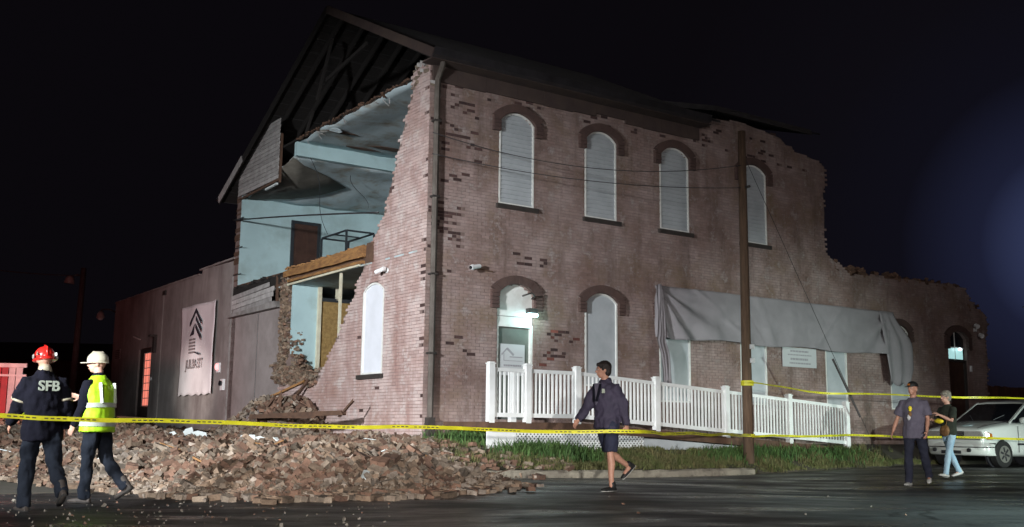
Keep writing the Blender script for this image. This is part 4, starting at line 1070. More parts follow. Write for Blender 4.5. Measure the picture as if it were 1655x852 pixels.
def brick_variant(k):
    b = MB(); L, Wd, H = .205, .098, .066
    if k % 3 == 0: L *= ru(.4, .65)
    elif k % 3 == 1: L *= ru(.7, .95)
    b.box(-L / 2, -Wd / 2, -H / 2, L / 2, Wd / 2, H / 2, 0, .009)
    return b
BV = [brick_variant(k) for k in range(15)]
BM = [[bv.mesh('brick_piece', [m]) for m in ('rubble_a', 'rubble_b', 'rubble_c', 'rubble_d')] for bv in BV]
pile = []
def clump(x, y): return noise.noise((x * .9, y * .9, 7))
tries = 0
while len(pile) < 15000 and tries < 90000:
    tries += 1; x = ru(-12, 1.3); y = 12.8 + 13.5 * rnd() ** 1.25
    s = rub_s(x, y); u, v = UV(x, y)
    if s < -.25 or (s < 0 and rnd() < .75): continue
    if u > -.12 and v > -.1: continue
    if s > 8 and rnd() < .6: continue
    hgt = surf_z(x, y); near = sst(v, 3.4, 5.4) * sst(v, 8.5, 6.6) * sst(u, -1.9, -.5); hgt += .85 * near * (1 if v > 0 else 0)
    z = hgt + ru(0, .09) * sst(s, 0, .6) + .028 + max(0, clump(x, y)) * .13 * sst(s, 0, 1)
    t_ = .25 + .7 * sst(s, 0, .6); q_ = noise.noise((x * .7, y * .7, 2))
    pile.append((x, y, z, ru(-t_, t_), ru(-t_, t_), ru(0, 2 * PI), random.randrange(15), random.choices((0, 1, 2, 3), ((5, 1.6, 3, .6) if q_ < .12 else (1.5, 4, 1, .5)) if q_ > -.18 else (1.5, .6, 5, 2.2))[0]))
for _ in range(40):        # strays on the road and on the grass by the kerb
    x = ru(-5, .9); y = rnd(); rx = -.2; 
    xx = ru(-6, 1.1); s_ = ru(-.55, -.02); yy = 13 
    for yy in [12.4 + .1 * q for q in range(60)]:
        if rub_s(xx, yy) > s_: break
    if xx > .6: continue
    pile.append((xx, yy, road_z(*UV(xx, yy)) + .03 if xx < -.5 else ground_z(xx, yy) + .04, 0, ru(-.1, .1), ru(0, 6.28), random.randrange(15), random.randrange(4)))
for _ in range(90):
    u = ru(-.3, 1.6); v = ru(-2.9, -1.1 - .5 * u); p = W(u, v)
    if v > -1.9 and u > .2: continue
    pile.append((p.x, p.y, ground_z(p.x, p.y) + .04, ru(-.3, .3), ru(-.3, .3), ru(0, 6.28), random.randrange(15), random.randrange(3)))
def vis_score(p): return (Vector((p[0], p[1], p[2])) - Vector((0, 0, .92))).length - (p[2] - surf_z(p[0], p[1])) * 14
pile.sort(key=vis_score)
first = None
for k, (x, y, z, rx, ry, rz, vi, mi) in enumerate(pile[:300]):
    o = bpy.data.objects.new('brick', BM[vi][mi]); C.objects.link(o); o.location = (x, y, z); o.rotation_euler = (rx, ry, rz)
    tag(o, 'loose broken brick lying in the heap fallen from the gable wall', 'brick', 'loose bricks of the fallen gable')
b = MB()
for (x, y, z, rx, ry, rz, vi, mi) in pile[300:]:
    M = Matrix.Translation((x, y, z)) @ Euler((rx, ry, rz)).to_matrix().to_4x4(); sc = ru(.35, 1.15) if rnd() < .7 else ru(.8, 1.25); k = len(b.v)
    for q in BV[vi].v: b.v.append(tuple(M @ (Vector(q) * sc)))
    for f in BV[vi].f: b.f.append(tuple(k + i for i in f)); b.m.append(mi)
for _ in range(26000):
    x = ru(-11, 1.0); y = 12.8 + 11 * rnd() ** 1.4
    if rub_s(x, y) < 0 or (UV(x, y)[0] > -.1 and UV(x, y)[1] > 0): continue
    sz_ = ru(.012, .035); z = surf_z(x, y) + ru(.03, .14); k = len(b.v); q = [Vector((ru(-1, 1), ru(-1, 1), ru(-.7, .7))).normalized() * sz_ for _ in range(4)]
    b.v += [(x + p.x, y + p.y, z + p.z) for p in q]; b.f += [(k, k + 1, k + 2), (k, k + 2, k + 3), (k, k + 3, k + 1), (k + 1, k + 3, k + 2)]; b.m += [random.choice((0, 2, 2, 3))] * 4
tag(b.obj('rubble', ['rubble_a', 'rubble_b', 'rubble_c', 'rubble_d']), 'heap of broken bricks and mortar below the torn gable', kind='stuff')
b = MB()                                                   # chips scattered over the street
for _ in range(260):
    if rnd() < .96: x, y = ru(-6.5, -1.2), 9.6 + 4.2 * rnd() ** 1.2
    else: x, y = ru(-3, 4.5), ru(9.8, 15)
    if rub_s(x, y) > 0: continue
    u, v = UV(x, y); s = ru(.004, .015) * (1.7 if rnd() < .1 else 1); M = Matrix.Translation((x, y, road_z(u, v) + s * .4)) @ Euler((ru(0, 6), ru(0, 6), ru(0, 6))).to_matrix().to_4x4()
    b.box(-s, -s * .7, -s * .4, s, s * .7, s * .4, random.choice((0, 0, 1)), s * .3, M)
tag(b.obj('mortar_chips', ['pebble', 'rubble_b']), 'pale chips of mortar strewn over the wet road', kind='stuff')
b = MB()                                                   # splinters of lath, timber and plaster through the heap
for _ in range(190):
    x, y = ru(-9, .2), 13.2 + 9 * rnd(); s_ = rub_s(x, y)
    if s_ < .3 or (UV(x, y)[0] > -.2 and UV(x, y)[1] > 0): continue
    z = surf_z(x, y) + .12; a = ru(0, 6.28); L_ = ru(.10, .45); pt = rnd() < .25
    b.bar((x, y, z), (x + L_ * math.cos(a), y + L_ * math.sin(a), z + ru(-.08, .14)), ru(.04, .10) if pt else ru(.015, .045), .012 if pt else ru(.01, .03), 1 if pt else random.choice((0, 0, 2)))
tag(b.obj('splinters', ['wood_dark', 'plaster_white', 'wood_raw'], recalc=False), 'splinters of lath, board and plaster scattered through the heap', kind='stuff')
def plank(p, q, w, h, m, label, name='plank', cat='plank'):
    p = Vector(p); q = Vector(q); b = MB(); d = q - p; n = 8; k0 = 0
    x = d.cross(Vector((0, 0, 1))).normalized(); u_ = x.cross(d.normalized())
    for i in range(n + 1):
        c = d * i / n; e = (ru(-.02, .02), ru(-.012, .012)) if i in (0, n) else (0, 0)
        for (sx, sy) in ((-1, -1), (1, -1), (1, 1), (-1, 1)): b.v.append(tuple(c + x * (sx * w / 2 + ru(-.004, .004)) + u_ * (sy * h / 2) + d.normalized() * (ru(-.12, .12) if i in (0, n) else 0)))
    for i in range(n):
        for j in range(4): b.f.append((i * 4 + j, i * 4 + (j + 1) % 4, i * 4 + 4 + (j + 1) % 4, i * 4 + 4 + j)); b.m.append(0)
    b.f += [(3, 2, 1, 0), tuple(n * 4 + j for j in range(4))]; b.m += [0, 0]
    return tag(b.obj(name, m, loc=p), label, cat)
plank(W(-.9, 7.0, 1.40), W(-.15, 5.35, 2.02), .10, .05, 'wood_raw', 'thin raw plank leaning up against the torn gable wall')
plank(W(-.25, 5.9, 1.5), W(-.12, 5.3, 2.0), .07, .05, 'wood_dark', 'short dark stick propped beside the leaning plank')
plank(W(-1.5, 5.2, 1.16), W(-1.1, 2.6, 1.14), .10, .05, 'wood_dark', 'dark board lying flat on the rubble near the gable wall')
plank(W(-1.5, 5.0, 1.16), W(-.75, 2.0, 1.24), .14, .10, 'wood_dark', 'dark splintered beam pointing right over the rubble')
plank(W(-.75, 2.05, 1.22), W(-.65, 1.8, 1.46), .06, .04, 'wood_dark', 'splinter sticking up from the end of the dark beam')
plank(W(-3.4, 9.0, 1.12), W(-2.8, 5.8, 1.02), .18, .08, 'wood_dark', 'long dark beam half buried in the rubble behind the tape')
plank(W(-4.6, 8.4, 1.10), W(-4.2, 7.4, 1.12), .12, .02, 'plaster_white', 'white strip of trim lying on the far rubble')
for i, (u, v, w, h, lb) in enumerate(((-2.9, 5.3, .30, .22, 'leftmost white plaster chunk below the leaning plank'), (-2.75, 4.95, .40, .2, 'broad white plaster slab below the leaning plank'), (-2.3, 3.55, .22, .22, 'small white plaster chunk left of the pointed one'), (-2.2, 3.3, .24, .28, 'pointed white plaster chunk standing in the rubble'), (-2.1, 2.95, .32, .12, 'slanted white plaster strip right of the pointed one'), (-3.5, 4.6, .24, .12, 'grey-green plaster piece lower in the rubble'), (-3.2, 1.4, .26, .1, 'flat plaster piece in the middle of the heap'))):
    b = MB(); n = 6; pl = [(w / 2 * ru(.6, 1.1) * math.cos(k / n * 6.28), h / 2 * ru(.6, 1.1) * math.sin(k / n * 6.28)) for k in range(n)]
    b.prism(pl, -.012, .012, lambda a, z, d: (a, d, z)); p = W(u, v); o = b.obj('plaster_chunk', 'plaster_white', loc=(p.x, p.y, surf_z(p.x, p.y) + .14 + h * .3), recalc=True)
    o.rotation_euler = (ru(-.7, .1), ru(-.4, .4), ru(-.5, .5) + .2); tag(o, lb, 'plaster')
for k, (u, v) in enumerate(((-1.0, 5.6), (-.9, 5.0))):
    plank(W(u, v, 1.35), W(u + ru(-.3, .3), v + ru(-.4, .4), 1.62 + ru(0, .12)), .07, .05, 'wood_dark', ['left', 'right'][k] + ' dark splinter standing on the pile under the leaning plank')

# ------------------------------------------------------------------ grass and weeds
random.seed(8)
def blades(name, pts, m, h0, h1, w0, w1, label, lean=.5):
    b = MB()
    for (x, y, sc) in pts:
        z = surf_z(x, y); h = ru(h0, h1) * sc; w = ru(w0, w1); a = ru(0, 6.28); l = ru(.1, lean) * h; a2 = a + PI / 2 + ru(-1, 1)
        dx, dy = math.cos(a) * w, math.sin(a) * w; lx, ly = math.cos(a2) * l, math.sin(a2) * l; k = len(b.v)
        b.v += [(x - dx, y - dy, z - .02), (x + dx, y + dy, z - .02), (x + dx * .8 + lx * .35, y + dy * .8 + ly * .35, z + h * .6), (x - dx * .8 + lx * .35, y - dy * .8 + ly * .35, z + h * .6), (x + lx, y + ly, z + h)]
        b.f += [(k, k + 1, k + 2, k + 3), (k + 3, k + 2, k + 4)]; b.m += [0, 0]
    return tag(b.obj(name, m), label, kind='stuff')
pts = []
while len(pts) < 42000:
    u = -.6 + 16 * rnd() ** 1.3; e = verge(u); v = ru(e + .03, 0 if u < .4 else -1.65); d = noise.noise((u * 1.3, v * 2, 0))
    if u < .8 and rnd() < .7: continue
    if d < -.25 and rnd() < .8: continue
    p = W(u, v); pts.append((p.x, p.y, .55 + .9 * max(0, d + .3)))
blades('grass', pts, 'grass', .035, .125, .004, .009, 'rough grass on the verge between kerb and ramp')
pts = []
while len(pts) < 5200:
    c = random.choice([(.7, -1.2, .35), (1.1, -2.05, .3), (1.6, -2.1, .25), (.35, -.8, .3), (2.1, -2.15, .3), (6.3, -2.2, .3), (7.4, -2.2, .5), (9.5, -2.15, .8)])
    u = random.gauss(c[0], c[2]); v = random.gauss(c[1], .13)
    if v < verge(u) + .05: continue
    p = W(u, v); pts.append((p.x, p.y, ru(.6, 1.1) * (1 if c[0] < 3 else .8)))
blades('weeds', pts, 'weed', .12, .34, .009, .020, 'leafy green weeds against the foot of the ramp', .8)
pts = []
for _ in range(170):
    u = ru(-1, 14); v = verge(u) + ru(.0, 1.0); p = W(u, v)
    for k in range(14): pts.append((p.x + random.gauss(0, .05), p.y + random.gauss(0, .04), ru(.5, 1.2)))
blades('dry_tufts', pts, 'dry_grass', .07, .20, .004, .009, 'yellowish and dark tufts standing in the verge grass', .7)
b = MB()
for _ in range(900):
    u = ru(-1.2, 6.3) if rnd() < .6 else ru(-1, 13); v = verge(u) + random.gauss(.05, .13); p = W(u, v); s_ = ru(.012, .035)
    z = (road_z(u, -2.8) + .142) if (-2.9 < v < -2.68 and u < 6.3) else (ground_z(p.x, p.y) + .012); a = ru(0, 6.3); k = len(b.v)
    b.v += [(p.x + s_ * math.cos(a + q) * (1, .5)[i % 2], p.y + s_ * math.sin(a + q) * (1, .5)[i % 2], z + ru(0, .012)) for i, q in enumerate((0, 1.6, 3.1, 4.7))]; b.f.append((k, k + 1, k + 2, k + 3)); b.m.append(0)
tag(b.obj('leaf_litter', 'leaf_dark'), 'dead leaves and dirt caught along the broken kerb', kind='stuff')

# ------------------------------------------------------------------ far background
fr_ = thing('painted_board_fence', 'red and white vertical board fence glowing under red light at the far left', 'fence', (-13.6, 26, 1.1), .12)
for k in range(26):
    x = -2.9 + k * .17; MB().box(x, 0, 0, x + .15, .03, 1.22 + ru(-.01, .03)).obj('board', 'red_boards' if k < 24 else 'white_boards', fr_)
MB().box(-2.95, -.05, 1.22, 1.6, -.001, 1.32).obj('rail', 'white_boards', fr_)
MB().box(-2.95, -.04, 1.0, 1.6, -.002, 1.05).obj('rail', 'white_boards', fr_)
bf = thing('wooden_fence', 'brown wooden fence in the dark beyond the parked car', 'fence', W(24, 4, 0), BANG)
for k in range(40): MB().box(k * .2, 0, .2, k * .2 + .185, .03, 2.75 + ru(-.02, .02)).obj('board', 'brown_fence', bf)
sh = thing('dark_shed', 'low dark shed on the skyline at the far left', 'building', (-33, 60, 1.0), .1)
MB().box(-16, 0, 0, 13, 8, 3.6).obj('wall', 'wood_dark', sh)
MB().prism([(-.6, 3.6), (8.6, 3.6), (4, 4.9)], -16.3, 13.3, lambda a, z, d: (d, a, z)).obj('roof', 'roof_shingle', sh, recalc=True)

# ------------------------------------------------------------------ people
def remesh(b, name, m, parent, vox, smooth=3, disp=0, dscale=9, fac=.5, dstretch=(1, 1, 1), keep=True):
    me = b.mesh(name, [m]); o = bpy.data.objects.new(name, me); C.objects.link(o)
    r = o.modifiers.new('r', 'REMESH'); r.mode = 'VOXEL'; r.voxel_size = vox; r.use_smooth_shade = True
    if smooth: s = o.modifiers.new('s', 'SMOOTH'); s.factor = fac; s.iterations = smooth
    dg = bpy.context.evaluated_depsgraph_get(); nm = bpy.data.meshes.new_from_object(o.evaluated_get(dg)); bpy.data.objects.remove(o)
    if disp:
        n = len(nm.vertices); nr = [v.normal.copy() for v in nm.vertices]
        for v, q in zip(nm.vertices, nr):
            c = v.co; d = noise.noise((c.x * dscale * dstretch[0], c.y * dscale * dstretch[1], c.z * dscale * dstretch[2])) + .5 * noise.noise((c.x * dscale * 2.3, c.y * dscale * 2.3, c.z * dscale * 1.7 + 5))
            v.co = c + q * (disp * d)
    nm.polygons.foreach_set('use_smooth', [True] * len(nm.polygons)); nm.name = name
    o = bpy.data.objects.new(name, nm); C.objects.link(o); o.parent = parent; return o
def person(label, loc, heading, s, P):
    """local x forward, y left, z up; s = scale of a 1.78 m body; P = pose dict"""
    R = math.radians; J = {}
    hip = Vector((0, 0, 0)); lean = R(P.get('lean', 3)); tw = R(P.get('twist', 0))
    ct, st = math.cos(tw), math.sin(tw)
    def T(x, y, z):                     # torso space: twist then lean forward
        X, Y = x * ct - y * st, x * st + y * ct
        return Vector((X * math.cos(lean) + z * math.sin(lean), Y, -X * math.sin(lean) + z * math.cos(lean)))
    legs = {}
    for side, sg_ in (('L', 1), ('R', -1)):
        a, k, fp = P['leg' + side]; a, k = R(a), R(k); h = Vector((0, .092 * sg_, -.03)); out = R(P.get('splay', 3)) * sg_
        d1 = Vector((math.sin(a), math.sin(out), -math.cos(a))).normalized(); kn = h + d1 * .435
        b_ = a - k; d2 = Vector((math.sin(b_), math.sin(out) * .4, -math.cos(b_))).normalized(); an = kn + d2 * .425
        fa = R(fp); fd = Vector((math.cos(fa), .12 * sg_, math.sin(fa))).normalized(); legs[side] = (h, kn, an, fd)
    low = min(min(l[2].z - .085, (l[2] + l[3] * .15).z - .045) for l in legs.values()); base = -low
    root = thing('person', label, 'person', loc, math.atan2(heading[1], heading[0]))
    root.scale = (s, s, s); O = Vector((0, 0, base))
    def TO(x, y, z): return T(x, y, z) + O
    arms = {}
    for side, sg_ in (('L', 1), ('R', -1)):
        fl, ab, el, inn = P['arm' + side]; fl, ab, el, inn = R(fl), R(ab), R(el), R(inn)
        sh_ = TO(-.01, .172 * sg_, .462)
        def dirv(f, a_): v = Vector((math.sin(f) * math.cos(a_), math.sin(a_) * sg_, -math.cos(f) * math.cos(a_))); return Vector((v.x * ct - v.y * st, v.x * st + v.y * ct, v.z))
        e_ = sh_ + dirv(fl, ab) * .29; w_ = e_ + dirv(fl + el, inn) * .255; arms[side] = (sh_, e_, w_, dirv(fl + el, inn))
    hd = TO(.018, 0, .708); hy = R(P.get('head', 0)); hp = R(P.get('nod', 0))
    MH = Matrix.Translation(hd) @ Euler((0, hp, hy)).to_matrix().to_4x4()
    def H(x, y, z): return MH @ Vector((x, y, z))
    M3 = MH.to_3x3()
    sk = P.get('skin', 'skin'); b = MB()
    # skull, jaw, nose, ears, neck
    b.ball(H(-.008, 0, .02), (.098, .076, .103), 18, 0, M3); b.ball(H(.030, 0, -.045), (.060, .052, .066), 14, 0, M3)
    b.ball(H(.052, 0, -.085), (.028, .026, .022), 10, 0, M3)
    b.tube([H(.085, 0, .02), H(.108, 0, -.02), H(.088, 0, -.032)], [.008, .016, .012], 8)
    b.ball(H(.085, 0, .032), (.016, .05, .012), 8, 0, M3); b.ball(H(.082, 0, -.06), (.016, .022, .010), 8, 0, M3)
    for sg_ in (1, -1): b.ball(H(-.01, .078 * sg_, -.005), (.020, .010, .032), 8, 0, M3)
    b.tube([TO(-.02, 0, .50), TO(-.008, 0, .60), H(-.012, 0, -.05)], [.068, .056, .055], 12)
    b.tube([O + Vector((0, 0, -.04)), TO(0, 0, .12), TO(.0, 0, .36), TO(-.01, 0, .50), TO(-.01, 0, .545)], [(.09, .13), (.085, .115), (.095, .145), (.07, .15), (.05, .06)], 14, upv=(1, 0, 0))
    for side, sg_ in (('L', 1), ('R', -1)):
        s0, e0, w0, dr_ = arms[side]; b.tube([s0, s0.lerp(e0, .5), e0, e0.lerp(w0, .35), w0], [.05, .043, .036, .037, .026], 10)
        # hand: palm, four curled fingers, thumb
        side_ax = Vector((0, sg_, 0)); fwd = Vector((1, 0, 0)); fwd = (fwd - dr_ * fwd.dot(dr_)).normalized(); inn_ = dr_.cross(fwd).normalized()
        if inn_.y * sg_ > 0: inn_ = -inn_
        pc = w0 + dr_ * .05; b.tube([w0, w0 + dr_ * .03, w0 + dr_ * .085], [(.030, .020), (.040, .017), (.040, .014)], 10, upv=fwd)
        for i, (o_, L_) in enumerate(((.030, .075), (.010, .085), (-.010, .078), (-.029, .062))):
            p0 = w0 + dr_ * .08 + fwd * o_; c1 = P.get('curl', .5)
            p1 = p0 + (dr_ * math.cos(c1 * .6) + inn_ * math.sin(c1 * .6)) * L_ * .5; p2 = p1 + (dr_ * math.cos(c1 * 1.8) + inn_ * math.sin(c1 * 1.8)) * L_ * .5
            b.tube([p0, p1, p2], [.0095, .009, .007], 7)
        t0 = w0 + dr_ * .03 + fwd * .034; t1 = t0 + (dr_ * .6 + fwd * .6 + inn_ * .4).normalized() * .04; t2 = t1 + (dr_ * .9 + inn_ * .4).normalized() * .03
        b.tube([t0, t1, t2], [.013, .011, .008], 7)
        h_, k_, a_, f_ = [q + O if i < 3 else q for i, q in enumerate(legs[side])]
        b.tube([h_, h_.lerp(k_, .5), k_ + Vector((.005, 0, .02)), k_.lerp(a_, .3) - Vector((.012, 0, 0)), k_.lerp(a_, .6), a_], [.075, .066, .05, .056, .043, .034], 12)
        b.tube([a_ - f_ * .03 - Vector((0, 0, .03)), a_ + f_ * .10 - Vector((0, 0, .05))], [.035, .030], 8)
    remesh(b, 'body', sk, root, .0085 / 1.0, 2)
    for sg_ in (1, -1):
        e = MB(); e.ball(H(.080, .030 * sg_, .012), (.012, .013, .009), 8, 0, M3); e.obj('eye', 'shoe_white', root, smooth=True)
        e = MB(); e.ball(H(.0895, .030 * sg_, .012), (.004, .006, .006), 8, 0, M3); e.obj('iris', 'hair_dark', root, smooth=True)
        e = MB(); e.tube([H(.086, .016 * sg_, .030), H(.088, .03 * sg_, .035), H(.078, .046 * sg_, .030)], .0045, 6); e.obj('eyebrow', P.get('hair') or 'hair_dark', root)
    e = MB(); e.tube([H(.091, -.020, -.060), H(.097, 0, -.058), H(.091, .020, -.060)], .005, 6); e.obj('lips', 'lens_amber' if 0 else sk, root)
    if P.get('hair') and not P.get('cap') or P.get('hairback'):
        b = MB(); hv = P.get('hairvol', 0)
        b.ball(H(-.022, 0, .045), (.100 + hv, .084 + hv, .092 + hv), 16, 0, M3); b.ball(H(-.05, 0, -.01), (.065 + hv * .7, .078 + hv, .08 + hv * .5), 14, 0, M3)
        b.ball(H(.052, 0, .082), (.045, .06, .030 + hv * .5), 10, 0, M3)
        for sg_ in (1, -1): b.ball(H(.01, .074 * sg_, .03), (.03, .014, .04), 8, 0, M3)
        remesh(b, 'hair', P['hair'], root, .008, 2, P.get('hairdisp', .006), 60)
    # clothes
    c = P['top']; vol = c.get('vol', 0); b = MB(); hem = c.get('hem', -.06)
    prof = [(hem, .135, .182), (0, .132, .180), (.12, .122, .165), (.26, .130, .180), (.36, .132, .192), (.44, .112, .178), (.495, .086, .122), (.535, .068, .080), (.56, .060, .066)]
    b.tube([TO(-.008, 0, z) if z > 0 else O + Vector((0, 0, z)) for z, _, _ in prof], [((rx + vol), (ry + vol)) for _, rx, ry in prof], 20, upv=(ct, st, 0))
    if P.get('belly'): b.ball(TO(.05, 0, .10), (.11, .14, .13), 14)
    for side, sg_ in (('L', 1), ('R', -1)):
        s0, e0, w0, dr_ = arms[side]
        if c['sleeve'] == 'long': b.tube([TO(-.01, .085 * sg_, .468), s0 + Vector((0, 0, -.008)), s0.lerp(e0, .5), e0, e0.lerp(w0, .5), w0 - dr_ * .0], [.046 + vol * .6, .064 + vol * .8, .060 + vol, .055 + vol * .9, .049 + vol * .7, .040 + vol * .6], 14)
        else: b.tube([TO(-.01, .085 * sg_, .468), s0 + Vector((0, 0, -.008)), s0.lerp(e0, .4), s0.lerp(e0, .82)], [.046 + vol * .6, .064 + vol * .8, .066 + vol, .072 + vol], 14)
    if c.get('collar'): b.tube([TO(-.012, 0, .52), TO(-.006, 0, .59)], [(.085, .095), (.075, .082)], 14, upv=(1, 0, 0))
    remesh(b, c['name'], c['mat'], root, .013, 5, c.get('wr', .010), 9, dstretch=(1, 1, .8))
    c = P['legs']; b = MB(); v = c.get('vol', 0)
    b.tube([TO(0, 0, .06), O + Vector((0, 0, 0)), O + Vector((0, 0, -.10))], [(.118 + v * .5, .158 + v * .5), (.128 + v * .6, .175 + v * .6), (.105 + v, .165 + v)], 18, upv=(1, 0, 0))
    for side in 'LR':
        h_, k_, a_, f_ = [q + O if i < 3 else q for i, q in enumerate(legs[side])]
        if c['len'] == 'long': b.tube([h_, h_.lerp(k_, .5), k_, k_.lerp(a_, .35), k_.lerp(a_, .75), a_ + (a_ - k_).normalized() * .035], [.092 + v, .080 + v, .062 + v, .064 + v, .056 + v, .058 + v], 14)
        else: b.tube([h_, h_.lerp(k_, .5), h_.lerp(k_, .93)], [.095 + v, .088 + v, .085 + v], 14)
    remesh(b, c['name'], c['mat'], root, .013, 5, c.get('wr', .012), 10, dstretch=(1, 1, .7))
    for side in 'LR':
        h_, k_, a_, f_ = [q + O if i < 3 else q for i, q in enumerate(legs[side])]; dn = Vector((f_.z, 0, -f_.x)).normalized() if f_.x > 0 else Vector((0, 0, -1))
        lat = f_.cross(dn).normalized(); b = MB(); sh_h = P.get('shoe_h', .05)
        sole = a_ + dn * .052
        b.tube([sole - f_ * .085, sole - f_ * .03, sole + f_ * .06, sole + f_ * .15, sole + f_ * .20], [(.034, .030), (.045, .034), (.040, .040), (.028, .044), (.014, .028)], 12, upv=-dn)
        b.tube([a_ + dn * .02 - f_ * .03, a_ - dn * sh_h - f_ * .01], [.048, .047], 12)
        o = remesh(b, P.get('shoe_name', 'shoe'), P['shoe'], root, .010, 2)
        b = MB(); b.tube([sole - f_ * .09 + dn * .022, sole + f_ * .05 + dn * .022, sole + f_ * .195 + dn * .022], [(.008, .032), (.008, .042), (.008, .028)], 12, upv=dn); b.obj('sole', 'shoe_white' if P.get('white_sole') else 'rubber', o, smooth=True)
    return root, TO, H, M3, arms, O, legs
def gz(x, y):
    u, v = UV(x, y); return ground_z(x, y)
HX = lambda x, y: Vector((x, y)).normalized()
# firefighter in the red helmet, seen from behind
x, y = -5.02, 11.4
r1, TO, H, M3, arms, O, lg = person('firefighter in a red helmet and dark coat seen from behind at the far left', (x, y, .015), HX(-.66, .75), .955,
    dict(lean=6, legL=(4, 6, 0), legR=(-20, 24, -28), armL=(16, 12, 22, 4), armR=(-12, 12, 14, 2), head=-5, nod=10, hair=None, skin='skin', shoe='boot', shoe_h=.12, shoe_name='boot',
         top=dict(name='coat', mat='navy', vol=.034, sleeve='long', hem=-.20, collar=True, wr=.026), legs=dict(name='trousers', mat='navy_trouser', vol=.018, len='long', wr=.02)))
b = MB(); b.ball(H(-.005, 0, .045), (.130, .112, .115), 22, 0, M3, lo=-.35); hm = b.obj('helmet', 'helmet_red', r1, smooth=True)
b = MB(); b.tube([H(-.005, 0, -.002), H(-.005, 0, .010)], [(.150, .128), (.138, .118)], 22, upv=M3 @ Vector((1, 0, 0))); b.obj('brim', 'helmet_red', hm, smooth=True)
b = MB(); b.tube([H(-.14, 0, .03), H(-.11, 0, .13), H(-.02, 0, .168), H(.08, 0, .13)], .012, 8); b.obj('ridge', 'helmet_red', hm, smooth=True)
for sg_ in (1, -1):
    b = MB(); b.ball(H(-.03, .125 * sg_, .03), (.035, .014, .03), 10, 0, M3); b.obj('ear_shield', 'lens_clear', hm, smooth=True)
    b = MB(); b.box(-.03, -.002, -.018, .03, .002, .018, 0, 0, Matrix.Translation(H(-.095, .085 * sg_, .05)) @ M3.to_4x4() @ Euler((0, 0, .75 * sg_ + PI / 2 * 0)).to_matrix().to_4x4() @ Euler((0, 0, PI / 2)).to_matrix().to_4x4()); b.obj('sticker', 'reflective', hm)
b = MB(); b.tube([TO(-.03, 0, .56), H(-.02, 0, -.075)], [.078, .066], 14); b.obj('neck_flap', 'stripe_tan', r1, smooth=True)
MT_ = Matrix.Translation(TO(-.182, -.0, .385)) @ Matrix(((0, 0, -1, 0), (-1, 0, 0, 0), (0, 1, 0, 0), (0, 0, 0, 1)))
text_mesh('SFB', .155, 'lettering', 'reflective', r1, MT_, .012)
for sd_, sg_ in (('L', 1), ('R', -1)):
    s0, e0, w0, dr_ = arms[sd_]; m = s0.lerp(e0, .78); d = (e0 - s0).normalized(); b = MB(); b.tube([m - d * .012, m + d * .012], .103, 16); b.obj('sleeve_stripe', 'stripe_tan', r1, smooth=True)
s0, e0, w0, dr_ = arms['L']; b = MB(); b.tube([w0 + Vector((.06, -.10, .02)), w0 + Vector((.10, -.16, .06)), w0 + Vector((.06, -.24, .09))], [.025, .04, .03], 8); b.ball(w0 + Vector((.02, -.05, -.01)), (.04, .05, .03), 8)
remesh(b, 'work_gloves', 'glove_yellow', None, .012, 2, .01, 20); gl = bpy.data.objects['work_gloves']; gl.matrix_world = Matrix.Translation(r1.location) @ Matrix.Rotation(r1.rotation_euler[2], 4, 'Z'); tag(gl, 'yellow work gloves in the hand of the red helmeted firefighter', 'gloves')
# worker in the white helmet and hi-vis vest
r2, TO, H, M3, arms, O, lg = person('worker in a white hard hat and yellow reflective vest walking left', (-4.93, 12.7, .018), HX(-.97, .25), .975,
    dict(lean=4, twist=-8, legL=(3, 2, 0), legR=(-10, 32, -30), armL=(2, 9, 26, 2), armR=(30, 2, 80, -20), head=32, nod=2, hair='hair_grey', cap=1, skin='skin_b', shoe='boot', shoe_h=.12, shoe_name='boot',
         top=dict(name='jacket', mat='navy', vol=.014, sleeve='long', hem=-.10, collar=True, wr=.012), legs=dict(name='trousers', mat='navy_trouser', vol=.014, len='long', wr=.02)))
b = MB(); b.ball(H(-.005, 0, .045), (.126, .106, .112), 22, 0, M3, lo=-.25); hm = b.obj('hard_hat', 'helmet_white', r2, smooth=True)
b = MB(); b.tube([H(.0, 0, .010), H(.0, 0, .022)], [(.140, .116), (.132, .11)], 22, upv=M3 @ Vector((1, 0, 0))); b.box(.09, -.06, .008, .19, .06, .018, 0, 0, MH_ if 0 else (Matrix.Translation(H(0, 0, 0)) @ M3.to_4x4())); b.obj('brim', 'helmet_white', hm, smooth=False)
b = MB(); b.tube([H(-.12, 0, .06), H(-.06, 0, .145), H(.05, 0, .148), H(.11, 0, .07)], .010, 8); b.obj('ridge', 'helmet_white', hm, smooth=True)
tw = math.radians(-8)
b = MB(); prof = [(-.13, .172, .245), (0, .166, .235), (.12, .160, .225), (.26, .164, .238), (.36, .162, .242), (.43, .146, .226), (.485, .116, .172), (.53, .094, .115), (.56, .086, .092)]
b.tube([TO(-.008, 0, z) if z > 0 else O + Vector((0, 0, z)) for z, _, _ in prof], [(q, w) for _, q, w in prof], 22, upv=(math.cos(tw), math.sin(tw), 0)); vest = remesh(b, 'vest', 'hivis', r2, .014, 3, .010, 8)
def hoop(z, nm, rr=.008, hh=.028):
    i = max(k for k in range(len(prof)) if prof[k][0] <= z); (z0, a0_, b0_), (z1, a1_, b1_) = prof[i], prof[i + 1]; t = (z - z0) / (z1 - z0); a = a0_ + (a1_ - a0_) * t; w = b0_ + (b1_ - b0_) * t
    b = MB(); q = [TO(-.008, 0, z + d) if z > 0 else O + Vector((-.0, 0, z + d)) for d in (-hh, hh)]; b.tube(q, [(a + rr, w + rr)] * 2, 26, upv=(math.cos(tw), math.sin(tw), 0), cap=False)
    return b.obj(nm, 'reflective', vest, smooth=True)
